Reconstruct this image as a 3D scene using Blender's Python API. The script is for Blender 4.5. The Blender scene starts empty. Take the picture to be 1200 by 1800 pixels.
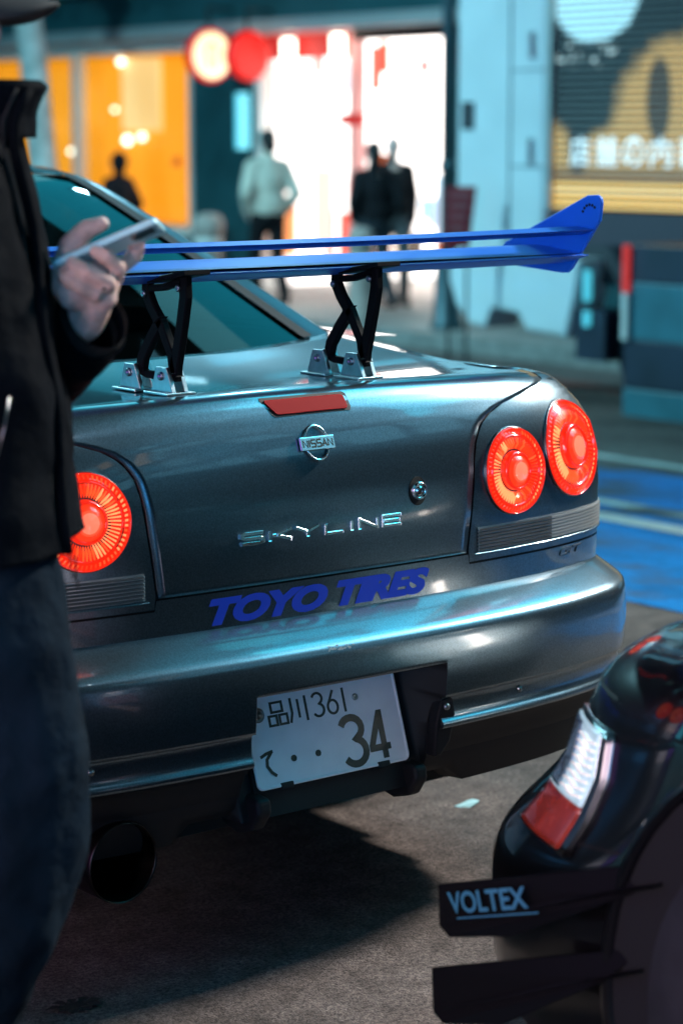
import bpy, bmesh, math, random
from mathutils import Vector, Matrix
random.seed(7)
R = math.radians
SC = bpy.context.scene
COL = SC.collection

# ------------------------------------------------------------------ camera
cam_d = bpy.data.cameras.new('camera')
cam = bpy.data.objects.new('camera', cam_d)
COL.objects.link(cam)
cam.location = (-2.3548, -2.9934, 1.4156)
cam.rotation_euler = (R(90 - 9.355), 0, R(-38.364))
cam_d.sensor_fit = 'VERTICAL'
cam_d.sensor_height = 36.0
cam_d.lens = 4036.3 / 1800 * 36
cam_d.clip_start = 0.05
cam_d.clip_end = 500
cam_d.dof.use_dof = True
cam_d.dof.focus_distance = 3.92
cam_d.dof.aperture_fstop = 3.1
SC.camera = cam

# ------------------------------------------------------------------ night sky, faint moon, exposure
W = bpy.data.worlds.new('World'); SC.world = W; W.use_nodes = True
wn = W.node_tree.nodes; wl = W.node_tree.links
sky = wn.new('ShaderNodeTexSky'); sky.sky_type = 'NISHITA'; sky.sun_disc = False
sky.sun_elevation = R(-6.0); sky.sun_rotation = R(120)
wl.new(sky.outputs[0], wn['Background'].inputs[0])
wn['Background'].inputs[1].default_value = 0.06
sun_d = bpy.data.lights.new('moon', 'SUN'); sun_d.energy = 0.02; sun_d.angle = R(0.5); sun_d.color = (.7, .85, 1)
sun = bpy.data.objects.new('moon', sun_d); COL.objects.link(sun); sun.rotation_euler = (R(40), 0, R(30))
SC.view_settings.view_transform = 'Standard'
SC.view_settings.look = 'None'
SC.view_settings.exposure = 0.6
SC.view_settings.gamma = 1.0
SC.cycles.use_denoising = True
SC.cycles.max_bounces = 8
SC.cycles.sample_clamp_indirect = 4.0

# ------------------------------------------------------------------ materials
MATS = {}
def pmat(name, col, rough=.5, metal=0., coat=0., emit=None, es=0., spec=.5, noise=None, bump=None, coat_rough=.03, sheen=0.):
    """noise=(scale, amount) mottles colour; bump=(scale, strength)"""
    m = bpy.data.materials.new(name); m.use_nodes = True
    nt = m.node_tree; b = nt.nodes['Principled BSDF']
    b.inputs['Base Color'].default_value = (*col, 1)
    b.inputs['Roughness'].default_value = rough
    b.inputs['Metallic'].default_value = metal
    b.inputs['Coat Weight'].default_value = coat
    b.inputs['Coat Roughness'].default_value = coat_rough
    b.inputs['Specular IOR Level'].default_value = spec
    if sheen: b.inputs['Sheen Weight'].default_value = sheen
    if emit:
        b.inputs['Emission Color'].default_value = (*emit, 1)
        b.inputs['Emission Strength'].default_value = es
    tc = None
    if noise or bump:
        tc = nt.nodes.new('ShaderNodeTexCoord')
    if noise:
        n = nt.nodes.new('ShaderNodeTexNoise'); n.inputs['Scale'].default_value = noise[0]; n.inputs['Detail'].default_value = 6
        nt.links.new(tc.outputs['Object'], n.inputs['Vector'])
        mr = nt.nodes.new('ShaderNodeMapRange'); mr.inputs['To Min'].default_value = 1 - noise[1]; mr.inputs['To Max'].default_value = 1 + noise[1]
        mr.inputs['From Min'].default_value = .3; mr.inputs['From Max'].default_value = .7
        nt.links.new(n.outputs['Fac'], mr.inputs['Value'])
        hv = nt.nodes.new('ShaderNodeHueSaturation'); hv.inputs['Color'].default_value = (*col, 1)
        nt.links.new(mr.outputs[0], hv.inputs['Value'])
        nt.links.new(hv.outputs[0], b.inputs['Base Color'])
        mr2 = nt.nodes.new('ShaderNodeMapRange'); mr2.inputs['To Min'].default_value = max(rough - .08, 0); mr2.inputs['To Max'].default_value = min(rough + .08, 1)
        nt.links.new(n.outputs['Fac'], mr2.inputs['Value']); nt.links.new(mr2.outputs[0], b.inputs['Roughness'])
    if bump:
        n2 = nt.nodes.new('ShaderNodeTexNoise'); n2.inputs['Scale'].default_value = bump[0]; n2.inputs['Detail'].default_value = 5
        nt.links.new(tc.outputs['Object'], n2.inputs['Vector'])
        bp = nt.nodes.new('ShaderNodeBump'); bp.inputs['Strength'].default_value = bump[1]; bp.inputs['Distance'].default_value = .02
        nt.links.new(n2.outputs['Fac'], bp.inputs['Height']); nt.links.new(bp.outputs[0], b.inputs['Normal'])
    MATS[name] = m
    return m

def glass_mat(name, tint, refl=1.0, rough=.02):
    m = bpy.data.materials.new(name); m.use_nodes = True
    nt = m.node_tree; nt.nodes.remove(nt.nodes['Principled BSDF'])
    out = nt.nodes['Material Output']
    t = nt.nodes.new('ShaderNodeBsdfTransparent'); t.inputs[0].default_value = (*tint, 1)
    g = nt.nodes.new('ShaderNodeBsdfGlossy'); g.inputs['Roughness'].default_value = rough; g.inputs[0].default_value = (refl, refl, refl, 1)
    lw = nt.nodes.new('ShaderNodeLayerWeight'); lw.inputs['Blend'].default_value = .5
    pw = nt.nodes.new('ShaderNodeMath'); pw.operation = 'POWER'; pw.inputs[1].default_value = 4.5
    nt.links.new(lw.outputs['Facing'], pw.inputs[0])
    fr = nt.nodes.new('ShaderNodeMath'); fr.operation = 'MULTIPLY_ADD'; fr.inputs[1].default_value = .94; fr.inputs[2].default_value = .045
    nt.links.new(pw.outputs[0], fr.inputs[0])
    mx = nt.nodes.new('ShaderNodeMixShader')
    nt.links.new(fr.outputs[0], mx.inputs[0]); nt.links.new(t.outputs[0], mx.inputs[1]); nt.links.new(g.outputs[0], mx.inputs[2])
    nt.links.new(mx.outputs[0], out.inputs[0])
    MATS[name] = m
    return m

def car_paint(name, col, metal=.65, rough=.34, flake=.25):
    m = pmat(name, col, rough, metal, coat=1.0, coat_rough=.035)
    nt = m.node_tree; b = nt.nodes['Principled BSDF']
    tc = nt.nodes.new('ShaderNodeTexCoord')
    v = nt.nodes.new('ShaderNodeTexVoronoi'); v.inputs['Scale'].default_value = 520
    nt.links.new(tc.outputs['Object'], v.inputs['Vector'])
    mr = nt.nodes.new('ShaderNodeMapRange'); mr.inputs['To Min'].default_value = 1 - flake; mr.inputs['To Max'].default_value = 1 + flake
    nt.links.new(v.outputs['Color'], mr.inputs['Value'])
    hv = nt.nodes.new('ShaderNodeHueSaturation'); hv.inputs['Color'].default_value = (*col, 1)
    nt.links.new(mr.outputs[0], hv.inputs['Value']); nt.links.new(hv.outputs[0], b.inputs['Base Color'])
    n = nt.nodes.new('ShaderNodeTexNoise'); n.inputs['Scale'].default_value = 5; n.inputs['Detail'].default_value = 8
    nt.links.new(tc.outputs['Object'], n.inputs['Vector'])
    m2 = nt.nodes.new('ShaderNodeMapRange'); m2.inputs['From Min'].default_value = .4; m2.inputs['From Max'].default_value = .75
    m2.inputs['To Min'].default_value = .03; m2.inputs['To Max'].default_value = .12
    nt.links.new(n.outputs['Fac'], m2.inputs['Value']); nt.links.new(m2.outputs[0], b.inputs['Coat Roughness'])
    return m

PAINT = car_paint('grey_paint', (.125, .19, .235), metal=.93, rough=.28, flake=.25)
BLACKPAINT = car_paint('black_paint', (.004, .004, .005), metal=0, rough=.3, flake=.05)
_bp = BLACKPAINT.node_tree.nodes['Principled BSDF']; _bp.inputs['Coat Weight'].default_value = .75; _bp.inputs['Specular IOR Level'].default_value = .1
BLUE = pmat('blue_wing_paint', (.004, .10, .60), .4, 0, coat=.12, spec=.3)
EPBLUE = pmat('blue_end_plate', (.008, .17, .85), .42, 0, coat=.1, spec=.3)
DARK = pmat('dark_plastic', (.010, .010, .012), .6, spec=.3)
SEAM = pmat('seam_black', (.004, .004, .004), .8)
GLASS = glass_mat('tinted_glass', (.10, .14, .15), .42)
CLEAR = glass_mat('clear_glass', (.9, .95, .95))
CHROME = pmat('chrome', (.9, .92, .93), .2, 1)
DULLCHROME = pmat('dull_chrome', (.22, .23, .24), .3, 1)
ALU = pmat('brushed_aluminium', (.62, .66, .68), .35, 1, noise=(60, .12))
STEEL = pmat('bolt_steel', (.35, .37, .38), .3, 1)
ANOD = pmat('black_anodised', (.006, .006, .007), .5, 0, spec=.05)
RUBBER = pmat('rubber', (.018, .019, .022), .65, noise=(40, .3))
RIM = pmat('rim_metal', (.12, .12, .125), .35, .9)
PLATE = pmat('plate_white', (.78, .80, .84), .38, noise=(18, .06))
PLATEINK = pmat('plate_green_ink', (.006, .018, .014), .5)
TOYO = pmat('blue_decal', (.006, .06, .60), .5)
VOLT = pmat('blue_sticker', (.05, .22, .34), .5)
EXH = pmat('exhaust_steel', (.045, .038, .036), .35, 1, noise=(30, .5))
LENSRED = pmat('lens_red', (.30, .005, .004), .16, 0, coat=1, emit=(1, .022, .006), es=.6)
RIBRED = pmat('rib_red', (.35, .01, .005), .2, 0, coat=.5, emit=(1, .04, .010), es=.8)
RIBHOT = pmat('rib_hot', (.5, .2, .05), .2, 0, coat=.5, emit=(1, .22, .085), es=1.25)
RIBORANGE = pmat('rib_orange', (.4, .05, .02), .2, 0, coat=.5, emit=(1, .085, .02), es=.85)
CORE = pmat('lamp_core', (.4, .02, .01), .15, 0, coat=1, emit=(1, .07, .028), es=1.0)
COREHOT = pmat('lamp_bulb_spot', (.5, .1, .06), .15, 0, coat=1, emit=(1, .15, .085), es=1.05)
BRAKE3 = pmat('brake_lens_unlit', (.36, .008, .010), .5, 0, spec=.04)
STRIPLENS = pmat('smoked_lens', (.5, .52, .52), .28, .6, coat=.5)
STRIPDARK = pmat('smoked_lens_dark', (.10, .105, .11), .35, .5, coat=.5)
AMBER = pmat('amber_lens', (.34, .045, .03), .25, 0, coat=1, noise=(30, .45), emit=(1,.05,.025), es=.05)
CLEARLENS = pmat('clear_lens', (.62, .68, .72), .22, .25, coat=1, noise=(45, .35), emit=(.55,.85,1), es=.42)  # glow stands in for light reflected by the lens
JACKET = pmat('jacket_nylon', (.003, .0045, .007), .7, noise=(6, .2), bump=(14, .6), spec=.02)
RIBKNIT = pmat('knit_black', (.008, .008, .009), .9, bump=(120, .4))
DENIM = pmat('dark_denim', (.006, .014, .024), .9, noise=(9, .45), bump=(16, .7), spec=.05)
CAPM = pmat('cap_cloth', (.010, .014, .018), .85)
SKIN = pmat('skin', (.78, .51, .46), .5, noise=(45, .22), bump=(140, .35))
SKIN.node_tree.nodes['Principled BSDF'].inputs['Subsurface Weight'].default_value = .12
SKIN.node_tree.nodes['Principled BSDF'].inputs['Subsurface Radius'].default_value = (.012, .004, .002)
HAIR = pmat('hair_black', (.008, .007, .007), .6)
SILVER = pmat('ring_silver', (.8, .8, .8), .15, 1)
PHONEB = pmat('phone_pale_blue', (.55, .92, 1.0), .3, 0, coat=.5)
PHONEG = pmat('phone_glass', (.01, .012, .014), .08, 0, coat=1)

# ------------------------------------------------------------------ mesh helpers
def wloc(o):
    v = Vector((0, 0, 0))
    while o is not None:
        v += o.location; o = o.parent
    return v

def mk(name, verts, faces, mat, parent=None, smooth=False, mats=None, fmat=None):
    """mesh object from WORLD coordinates, made local to the parent"""
    off = wloc(parent) if parent else Vector((0, 0, 0))
    me = bpy.data.meshes.new(name)
    me.from_pydata([tuple(Vector(v) - off) for v in verts], [], faces)
    for m in (mats or [mat]): me.materials.append(m)
    if fmat:
        for p, k in zip(me.polygons, fmat): p.material_index = k
    if smooth:
        me.polygons.foreach_set('use_smooth', [True] * len(me.polygons))
    me.update()
    o = bpy.data.objects.new(name, me); COL.objects.link(o)
    if parent: o.parent = parent
    return o

def top(o, label, cat, group=None):
    o['label'] = label; o['category'] = cat
    if group: o['group'] = group
    return o

def thing(name, loc, label, cat, group=None):
    o = bpy.data.objects.new(name, None); COL.objects.link(o); o.location = loc
    return top(o, label, cat, group)

def struct(o):
    o['kind'] = 'structure'; return o

class MB:
    def __init__(s): s.v = []; s.f = []; s.m = []; s.k = 0
    def add(s, vs, fs):
        n = len(s.v); s.v += [tuple(v) for v in vs]; s.f += [tuple(i + n for i in f) for f in fs]; s.m += [s.k] * len(fs); return s
    def box(s, x0, x1, y0, y1, z0, z1):
        return s.add([(x0,y0,z0),(x1,y0,z0),(x1,y1,z0),(x0,y1,z0),(x0,y0,z1),(x1,y0,z1),(x1,y1,z1),(x0,y1,z1)],
                     [(3,2,1,0),(4,5,6,7),(0,1,5,4),(1,2,6,5),(2,3,7,6),(3,0,4,7)])
    def grid(s, rows, close=False):
        n = len(rows[0]); vs = [p for r in rows for p in r]; fs = []
        for i in range(len(rows) - 1):
            for j in range(n if close else n - 1):
                k = (j + 1) % n
                fs.append((i*n + j, i*n + k, (i+1)*n + k, (i+1)*n + j))
        return s.add(vs, fs)
    def prism(s, poly, fn, t0, t1):
        """poly of 2D points, fn(u, v, t) -> 3D"""
        n = len(poly)
        vs = [fn(u, v, t0) for u, v in poly] + [fn(u, v, t1) for u, v in poly]
        fs = [tuple(range(n - 1, -1, -1)), tuple(range(n, 2*n))] + [(i, (i+1) % n, n + (i+1) % n, n + i) for i in range(n)]
        return s.add(vs, fs)
    def tube(s, pts, rads, seg=10, cap=True):
        pts = [Vector(p) for p in pts]
        if not hasattr(rads, '__len__'): rads = [rads] * len(pts)
        rows = []; prev = None
        for i, p in enumerate(pts):
            d = (pts[min(i+1, len(pts)-1)] - pts[max(i-1, 0)]).normalized()
            a = Vector((0,0,1)) if abs(d.z) < .9 else Vector((1,0,0))
            if prev is not None and abs(prev.dot(d)) < .95: a = prev
            u = (a - d * a.dot(d)).normalized(); w = d.cross(u); prev = u
            rows.append([p + (u*math.cos(2*math.pi*k/seg) + w*math.sin(2*math.pi*k/seg)) * rads[i] for k in range(seg)])
        n0 = len(s.v); s.grid(rows, True)
        if cap:
            s.f += [tuple(n0 + k for k in range(seg-1, -1, -1)), tuple(n0 + (len(rows)-1)*seg + k for k in range(seg))]; s.m += [s.k]*2
        return s
    def lathe(s, prof, c, ax, seg=40, up=None):
        """prof: (r, h) list along axis ax from centre c"""
        c = Vector(c); ax = Vector(ax).normalized()
        a = up or (Vector((0,0,1)) if abs(ax.z) < .9 else Vector((1,0,0)))
        u = (a - ax*a.dot(ax)).normalized(); w = ax.cross(u)
        rows = [[c + ax*h + (u*math.cos(2*math.pi*k/seg) + w*math.sin(2*math.pi*k/seg))*r for k in range(seg)] for r, h in prof]
        return s.grid(rows, True)
    def build(s, name, mat, parent=None, smooth=False, mats=None):
        return mk(name, s.v, s.f, mat, parent, smooth, mats, s.m if mats else None)

def bevel(o, w=.004, seg=2, ang=35):
    m = o.modifiers.new('bevel', 'BEVEL'); m.width = w; m.segments = seg; m.limit_method = 'ANGLE'; m.angle_limit = R(ang)
    return o

def autosmooth(o, ang=40):
    me = o.data
    bm = bmesh.new(); bm.from_mesh(me)
    for f in bm.faces: f.smooth = True
    for e in bm.edges:
        if len(e.link_faces) == 2 and e.calc_face_angle(0) > R(ang): e.smooth = False
    bm.to_mesh(me); bm.free()
    return o

def interp(x, xs, ys):
    if x <= xs[0]: return ys[0]
    for i in range(1, len(xs)):
        if x <= xs[i]:
            t = (x - xs[i-1]) / (xs[i] - xs[i-1]) if xs[i] > xs[i-1] else 0
            return ys[i-1] + (ys[i] - ys[i-1]) * t
    return ys[-1]

def catmull(pts, n=12, closed=False):
    out = []; N = len(pts); P = [Vector(p) for p in pts]
    for i in range(N if closed else N - 1):
        if closed: p0, p1, p2, p3 = P[(i-1) % N], P[i], P[(i+1) % N], P[(i+2) % N]
        else: p0, p1, p2, p3 = P[max(i-1, 0)], P[i], P[i+1], P[min(i+2, N-1)]
        for k in range(n):
            t = k / n
            out.append(.5*((2*p1) + (p2-p0)*t + (2*p0 - 5*p1 + 4*p2 - p3)*t*t + (3*p1 - p0 - 3*p2 + p3)*t**3))
    if not closed: out.append(P[-1])
    return out

def text2d(s, w, h, x0=0, z0=0, shear=0, offset=0, space=1.0):
    """mesh of lettering scaled into a w x h box whose lower left is (x0, z0)"""
    cu = bpy.data.curves.new('lettering', 'FONT'); cu.body = s; cu.size = 1; cu.shear = shear; cu.offset = offset; cu.space_character = space; cu.resolution_u = 4
    o = bpy.data.objects.new('lettering', cu); COL.objects.link(o)
    dg = bpy.context.evaluated_depsgraph_get()
    me = bpy.data.meshes.new_from_object(o.evaluated_get(dg))
    bpy.data.objects.remove(o); bpy.data.curves.remove(cu)
    bm = bmesh.new(); bm.from_mesh(me); bmesh.ops.remove_doubles(bm, verts=bm.verts, dist=1e-4)
    vs = [(v.co.x, v.co.y) for v in bm.verts]; bm.verts.index_update()
    fs = [tuple(v.index for v in f.verts) for f in bm.faces]
    bm.free(); bpy.data.meshes.remove(me)
    if not vs: return [(0,0)], []
    ax, bx = min(v[0] for v in vs), max(v[0] for v in vs); ay, by = min(v[1] for v in vs), max(v[1] for v in vs)
    return [(x0 + (v[0]-ax)/(bx-ax)*w, z0 + (v[1]-ay)/(by-ay)*h) for v in vs], fs

def strokes(mb, lines, w, fn, t0, t1):
    """thick flat lines; fn(u, v, t) -> 3D"""
    for L in lines:
        L = [Vector((*p, 0)) for p in L]; n = len(L); a = []; b = []
        closed = (L[0] - L[-1]).length < 1e-6 and n > 2
        if closed: L = L[:-1]; n -= 1
        for i in range(n):
            if closed: d0 = (L[i] - L[i-1]).normalized(); d1 = (L[(i+1) % n] - L[i]).normalized()
            else:
                d1 = (L[min(i+1, n-1)] - L[i]); d0 = (L[i] - L[max(i-1, 0)])
                if d1.length == 0: d1 = d0
                if d0.length == 0: d0 = d1
                d0 = d0.normalized(); d1 = d1.normalized()
            n0 = Vector((-d0.y, d0.x, 0)); n1 = Vector((-d1.y, d1.x, 0)); m = n0 + n1
            m = m / max(m.length_squared / 2, .5)
            a.append(L[i] + m*w/2); b.append(L[i] - m*w/2)
        rows = []
        for i in list(range(n)) + ([0] if closed else []):
            rows.append([fn(a[i].x, a[i].y, t0), fn(a[i].x, a[i].y, t1), fn(b[i].x, b[i].y, t1), fn(b[i].x, b[i].y, t0)])
        n0 = len(mb.v); mb.grid(rows, True)
        if not closed:
            k = len(rows) - 1
            mb.f += [(n0, n0+1, n0+2, n0+3), (n0+4*k+3, n0+4*k+2, n0+4*k+1, n0+4*k)]; mb.m += [mb.k]*2
    return mb

def arc(cx, cy, rx, ry, a0, a1, n=10):
    return [(cx + rx*math.cos(R(a0 + (a1-a0)*i/n)), cy + ry*math.sin(R(a0 + (a1-a0)*i/n))) for i in range(n+1)]

GLY = {
 'S': [[(1,1),(.14,1),(0,.88),(0,.62),(.14,.5),(.86,.5),(1,.38),(1,.12),(.86,0),(0,0)]],
 'K': [[(0,0),(0,1)], [(1,1),(.3,.52),(.12,.52)], [(.34,.5),(1,0)]],
 'Y': [[(0,1),(.5,.45),(1,1)], [(.5,.5),(.5,0)]],
 'L': [[(0,1),(0,0),(1,0)]],
 'I': [[(.5,0),(.5,1)]],
 'N': [[(0,0),(0,1),(1,0),(1,1)]],
 'E': [[(1,1),(0,1),(0,0),(1,0)], [(0,.5),(.92,.5)]],
 'A': [[(0,0),(.5,1),(1,0)], [(.22,.36),(.78,.36)]],
 'G': [[(1,.8),(.85,1),(.15,1),(0,.8),(0,.2),(.15,0),(1,0),(1,.5),(.55,.5)]],
 'T': [[(0,1),(1,1)], [(.5,1),(.5,0)]],
}
def glyph_word(mb, word, x0, x1, z0, z1, w, fn, t0, t1, gap=.45, slant=0):
    n = len(word); ws = [.25 if ch == 'I' else 1 for ch in word]
    u = (x1-x0) / (sum(ws) + gap*(n-1)); x = x0
    for ch, k in zip(word, ws):
        L = [[((x + p[0]*u*k) + slant*p[1]*(z1-z0), z0 + w/2 + p[1]*(z1-z0-w)) for p in l] for l in GLY[ch]]
        strokes(mb, L, w, fn, t0, t1); x += u*(k + gap)

# ------------------------------------------------------------------ capsule bodies (voxel-merged)
def capsule(bm, a, b, ra, rb, seg=10):
    a = Vector(a); b = Vector(b); d = (b-a); L = d.length
    q = d.to_track_quat('Z', 'Y') if L > 1e-6 else Vector((0,0,1)).to_track_quat('Z', 'Y')
    rows = []
    for k in range(5):
        t = -math.pi/2 + k*math.pi/8; rows.append((ra*math.cos(t), ra*math.sin(t)))
    for k in range(5):
        t = k*math.pi/8; rows.append((rb*math.cos(t), L + rb*math.sin(t)))
    rings = []
    for r, h in rows:
        rings.append([bm.verts.new(a + q @ Vector((max(r,1e-4)*math.cos(2*math.pi*j/seg), max(r,1e-4)*math.sin(2*math.pi*j/seg), h))) for j in range(seg)])
    for i in range(len(rings)-1):
        for j in range(seg):
            bm.faces.new((rings[i][j], rings[i][(j+1)%seg], rings[i+1][(j+1)%seg], rings[i+1][j]))
    bm.faces.new(rings[0][::-1]); bm.faces.new(rings[-1])

def ellipsoid(bm, c, r, seg=14, rot=None):
    m = Matrix.Translation(Vector(c)) @ (rot.to_matrix().to_4x4() if rot else Matrix()) @ Matrix.Diagonal((*r, 1))
    bmesh.ops.create_uvsphere(bm, u_segments=seg, v_segments=seg//2+2, radius=1, matrix=m)

def melt(name, bm, voxel, mat, parent=None, smooth_it=4, frame=None):
    """merge overlapping shapes into one continuous skin; frame maps local -> world"""
    if frame: bmesh.ops.transform(bm, matrix=frame, verts=bm.verts)
    off = wloc(parent) if parent else Vector((0,0,0))
    bmesh.ops.translate(bm, vec=-off, verts=bm.verts)
    me = bpy.data.meshes.new(name); bm.to_mesh(me); bm.free()
    o = bpy.data.objects.new(name, me); COL.objects.link(o)
    r = o.modifiers.new('r', 'REMESH'); r.mode = 'VOXEL'; r.voxel_size = voxel; r.use_smooth_shade = True
    s = o.modifiers.new('s', 'SMOOTH'); s.factor = .5; s.iterations = smooth_it
    dg = bpy.context.evaluated_depsgraph_get()
    me2 = bpy.data.meshes.new_from_object(o.evaluated_get(dg)); me2.name = name
    o.modifiers.clear(); o.data = me2; bpy.data.meshes.remove(me)
    me2.materials.clear(); me2.materials.append(mat)
    if parent: o.parent = parent
    return o

# ================================================================== SETTING
def asphalt(name, c0, c1, rough=.7, agg=260, bump=.5, stain=.35, worn=0.):
    m = bpy.data.materials.new(name); m.use_nodes = True; nt = m.node_tree; b = nt.nodes['Principled BSDF']
    tc = nt.nodes.new('ShaderNodeTexCoord')
    def noise(sc, det=6):
        n = nt.nodes.new('ShaderNodeTexNoise'); n.inputs['Scale'].default_value = sc; n.inputs['Detail'].default_value = det
        nt.links.new(tc.outputs['Object'], n.inputs['Vector']); return n
    big = noise(1.3, 8); fine = noise(agg, 3); mid = noise(18, 8)
    r = nt.nodes.new('ShaderNodeValToRGB'); r.color_ramp.elements[0].color = (*c0, 1); r.color_ramp.elements[1].color = (*c1, 1)
    r.color_ramp.elements[0].position = .40; r.color_ramp.elements[1].position = .62
    v2 = noise(110, 4); av = nt.nodes.new('ShaderNodeMath'); av.operation = 'MULTIPLY_ADD'; av.inputs[1].default_value = .5
    hf = nt.nodes.new('ShaderNodeMath'); hf.operation = 'MULTIPLY'; hf.inputs[1].default_value = .5; nt.links.new(v2.outputs['Fac'], hf.inputs[0])
    nt.links.new(fine.outputs['Fac'], av.inputs[0]); nt.links.new(hf.outputs[0], av.inputs[2]); nt.links.new(av.outputs[0], r.inputs[0])
    mr = nt.nodes.new('ShaderNodeMapRange'); mr.inputs['From Min'].default_value = .3; mr.inputs['From Max'].default_value = .7
    mr.inputs['To Min'].default_value = 1 - stain; mr.inputs['To Max'].default_value = 1 + stain
    nt.links.new(big.outputs['Fac'], mr.inputs['Value'])
    mr3 = nt.nodes.new('ShaderNodeMapRange'); mr3.inputs['From Min'].default_value = .3; mr3.inputs['From Max'].default_value = .7
    mr3.inputs['To Min'].default_value = 1 - stain*.8; mr3.inputs['To Max'].default_value = 1 + stain*.8
    nt.links.new(mid.outputs['Fac'], mr3.inputs['Value'])
    mu = nt.nodes.new('ShaderNodeMath'); mu.operation = 'MULTIPLY'; nt.links.new(mr.outputs[0], mu.inputs[0]); nt.links.new(mr3.outputs[0], mu.inputs[1])
    hv = nt.nodes.new('ShaderNodeHueSaturation'); nt.links.new(r.outputs[0], hv.inputs['Color']); nt.links.new(mu.outputs[0], hv.inputs['Value'])
    if worn:
        wn1 = noise(2.2, 10); wr = nt.nodes.new('ShaderNodeMapRange'); wr.inputs['From Min'].default_value = .60 - worn*.1; wr.inputs['From Max'].default_value = .68
        nt.links.new(wn1.outputs['Fac'], wr.inputs['Value'])
        wv = nt.nodes.new('ShaderNodeMix'); wv.data_type = 'RGBA'; nt.links.new(wr.outputs[0], wv.inputs[0]); nt.links.new(hv.outputs[0], wv.inputs[6]); wv.inputs[7].default_value = (.06,.065,.07,1)
        nt.links.new(wv.outputs[2], b.inputs['Base Color'])
    else: nt.links.new(hv.outputs[0], b.inputs['Base Color'])
    b.inputs['Specular IOR Level'].default_value = .12
    m2 = nt.nodes.new('ShaderNodeMapRange'); m2.inputs['To Min'].default_value = rough - .15; m2.inputs['To Max'].default_value = rough + .15
    nt.links.new(mid.outputs['Fac'], m2.inputs['Value']); nt.links.new(m2.outputs[0], b.inputs['Roughness'])
    bp = nt.nodes.new('ShaderNodeBump'); bp.inputs['Strength'].default_value = bump; bp.inputs['Distance'].default_value = .006
    nt.links.new(fine.outputs['Fac'], bp.inputs['Height']); nt.links.new(bp.outputs[0], b.inputs['Normal'])
    return m
ASPH = asphalt('asphalt', (.040, .034, .035), (.150, .128, .118), stain=.5)
BLUELANE = asphalt('blue_lane_paint', (.001, .12, .36), (.003, .21, .54), rough=.6, stain=.35, worn=1.)
LINE = asphalt('road_line_paint', (.42, .42, .40), (.65, .65, .62), rough=.5, stain=.2, worn=.6)
REDLINE = asphalt('red_road_paint', (.12, .03, .022), (.18, .045, .03), rough=.5)
PAVE = asphalt('pavement', (.22, .21, .2), (.34, .33, .31), rough=.55, stain=.2)
KERB = pmat('kerb_stone', (.2, .2, .19), .7, noise=(8, .3))
EARTH = pmat('far_ground', (.05, .05, .05), .8)

def rz(x):
    return 0 if x < 2.6 else (-.05*(min(x, 10.2) - 2.6))
struct(mk('ground', [(-300,-300,-.62),(300,-300,-.62),(300,300,-.62),(-300,300,-.62)], [(0,1,2,3)], EARTH))
def strip(name, x0, x1, y0, y1, dz, mat, n=1):
    xs = sorted(set([x0, x1] + [x for x in (2.6,) if x0 < x < x1]))
    return struct(MB().grid([[(x, y0, rz(x)+dz) for x in xs], [(x, y1, rz(x)+dz) for x in xs]]).build(name, mat))
strip('road', -1.6, 10.2, -70, 90, 0, ASPH)
strip('bicycle_lane', 2.62, 5.3, -70, 90, .004, BLUELANE)
strip('road_marking', 3.86, 4.02, -70, 90, .008, LINE)
strip('road_marking', 4.22, 4.34, -70, 90, .008, LINE)
strip('road_marking', 5.52, 5.64, -70, 90, .004, LINE)
strip('road_marking', 8.55, 9.0, -70, 90, .004, REDLINE)
def pavement(name, x0, x1, z): 
    o = MB().box(x0, x1, -70, 90, -.6, z).build(name, PAVE); return struct(o)
pavement('pavement', 10.36, 13.2, -.25)
pavement('pavement', -6.2, -1.76, .12)
for x0, x1, z in ((10.2, 10.355, -.246), (-1.755, -1.6, .124)):
    k = struct(MB().box(x0, x1, -70, 90, -.6, z).build('kerb', KERB))

# ------------------------------------------------------------------ the shops across the street
TEALWALL = pmat('teal_wall', (.012, .075, .09), .45, noise=(2, .2))
FASCIA = pmat('fascia_panel', (.018, .085, .10), .4, noise=(1.5, .15))
BEAM = pmat('pale_beam', (.42, .46, .47), .4, .3)
WHITEFR = pmat('white_frame', (.75, .74, .70), .4)
YEL = pmat('lit_blind', (.6, .3, .05), .6, emit=(1, .33, .010), es=.75)
YELWALL = pmat('lit_cream_wall', (.6, .5, .3), .6, emit=(1, .58, .20), es=.8)
WHITEGLOW = pmat('lit_white_panel', (.9, .9, .9), .5, emit=(1, .93, .88), es=1.05)
CEILGLOW = pmat('ceiling_light', (.9, .9, .9), .5, emit=(1, .97, .92), es=3)
BULB = pmat('bulb_glow', (.9, .9, .8), .4, emit=(1, .93, .75), es=3.5)
REDGLOW = pmat('red_sign_glow', (.3, .004, .003), .4, emit=(1, .008, .003), es=.6)
SIGNFACE = pmat('cream_sign_glow', (.8, .75, .6), .4, emit=(1, .78, .36), es=.95)
SIGNYEL = pmat('yellow_sign_glow', (.8, .6, .2), .4, emit=(1, .50, .06), es=.6)
CYANGLOW = pmat('cyan_sign_glow', (.1, .5, .6), .4, emit=(.10, .72, .95), es=.5)
ORANGEB = pmat('orange_poster', (.5, .09, .01), .6, emit=(1, .22, .04), es=.8)
REDB = pmat('red_poster', (.38, .008, .008), .6, emit=(1, .05, .04), es=.7)
PINKB = pmat('pink_poster', (.45, .16, .15), .6, emit=(1, .55, .5), es=.8)
BLUEB = pmat('pale_blue_poster', (.4, .6, .75), .6, emit=(.4, .75, 1), es=.9)

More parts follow.
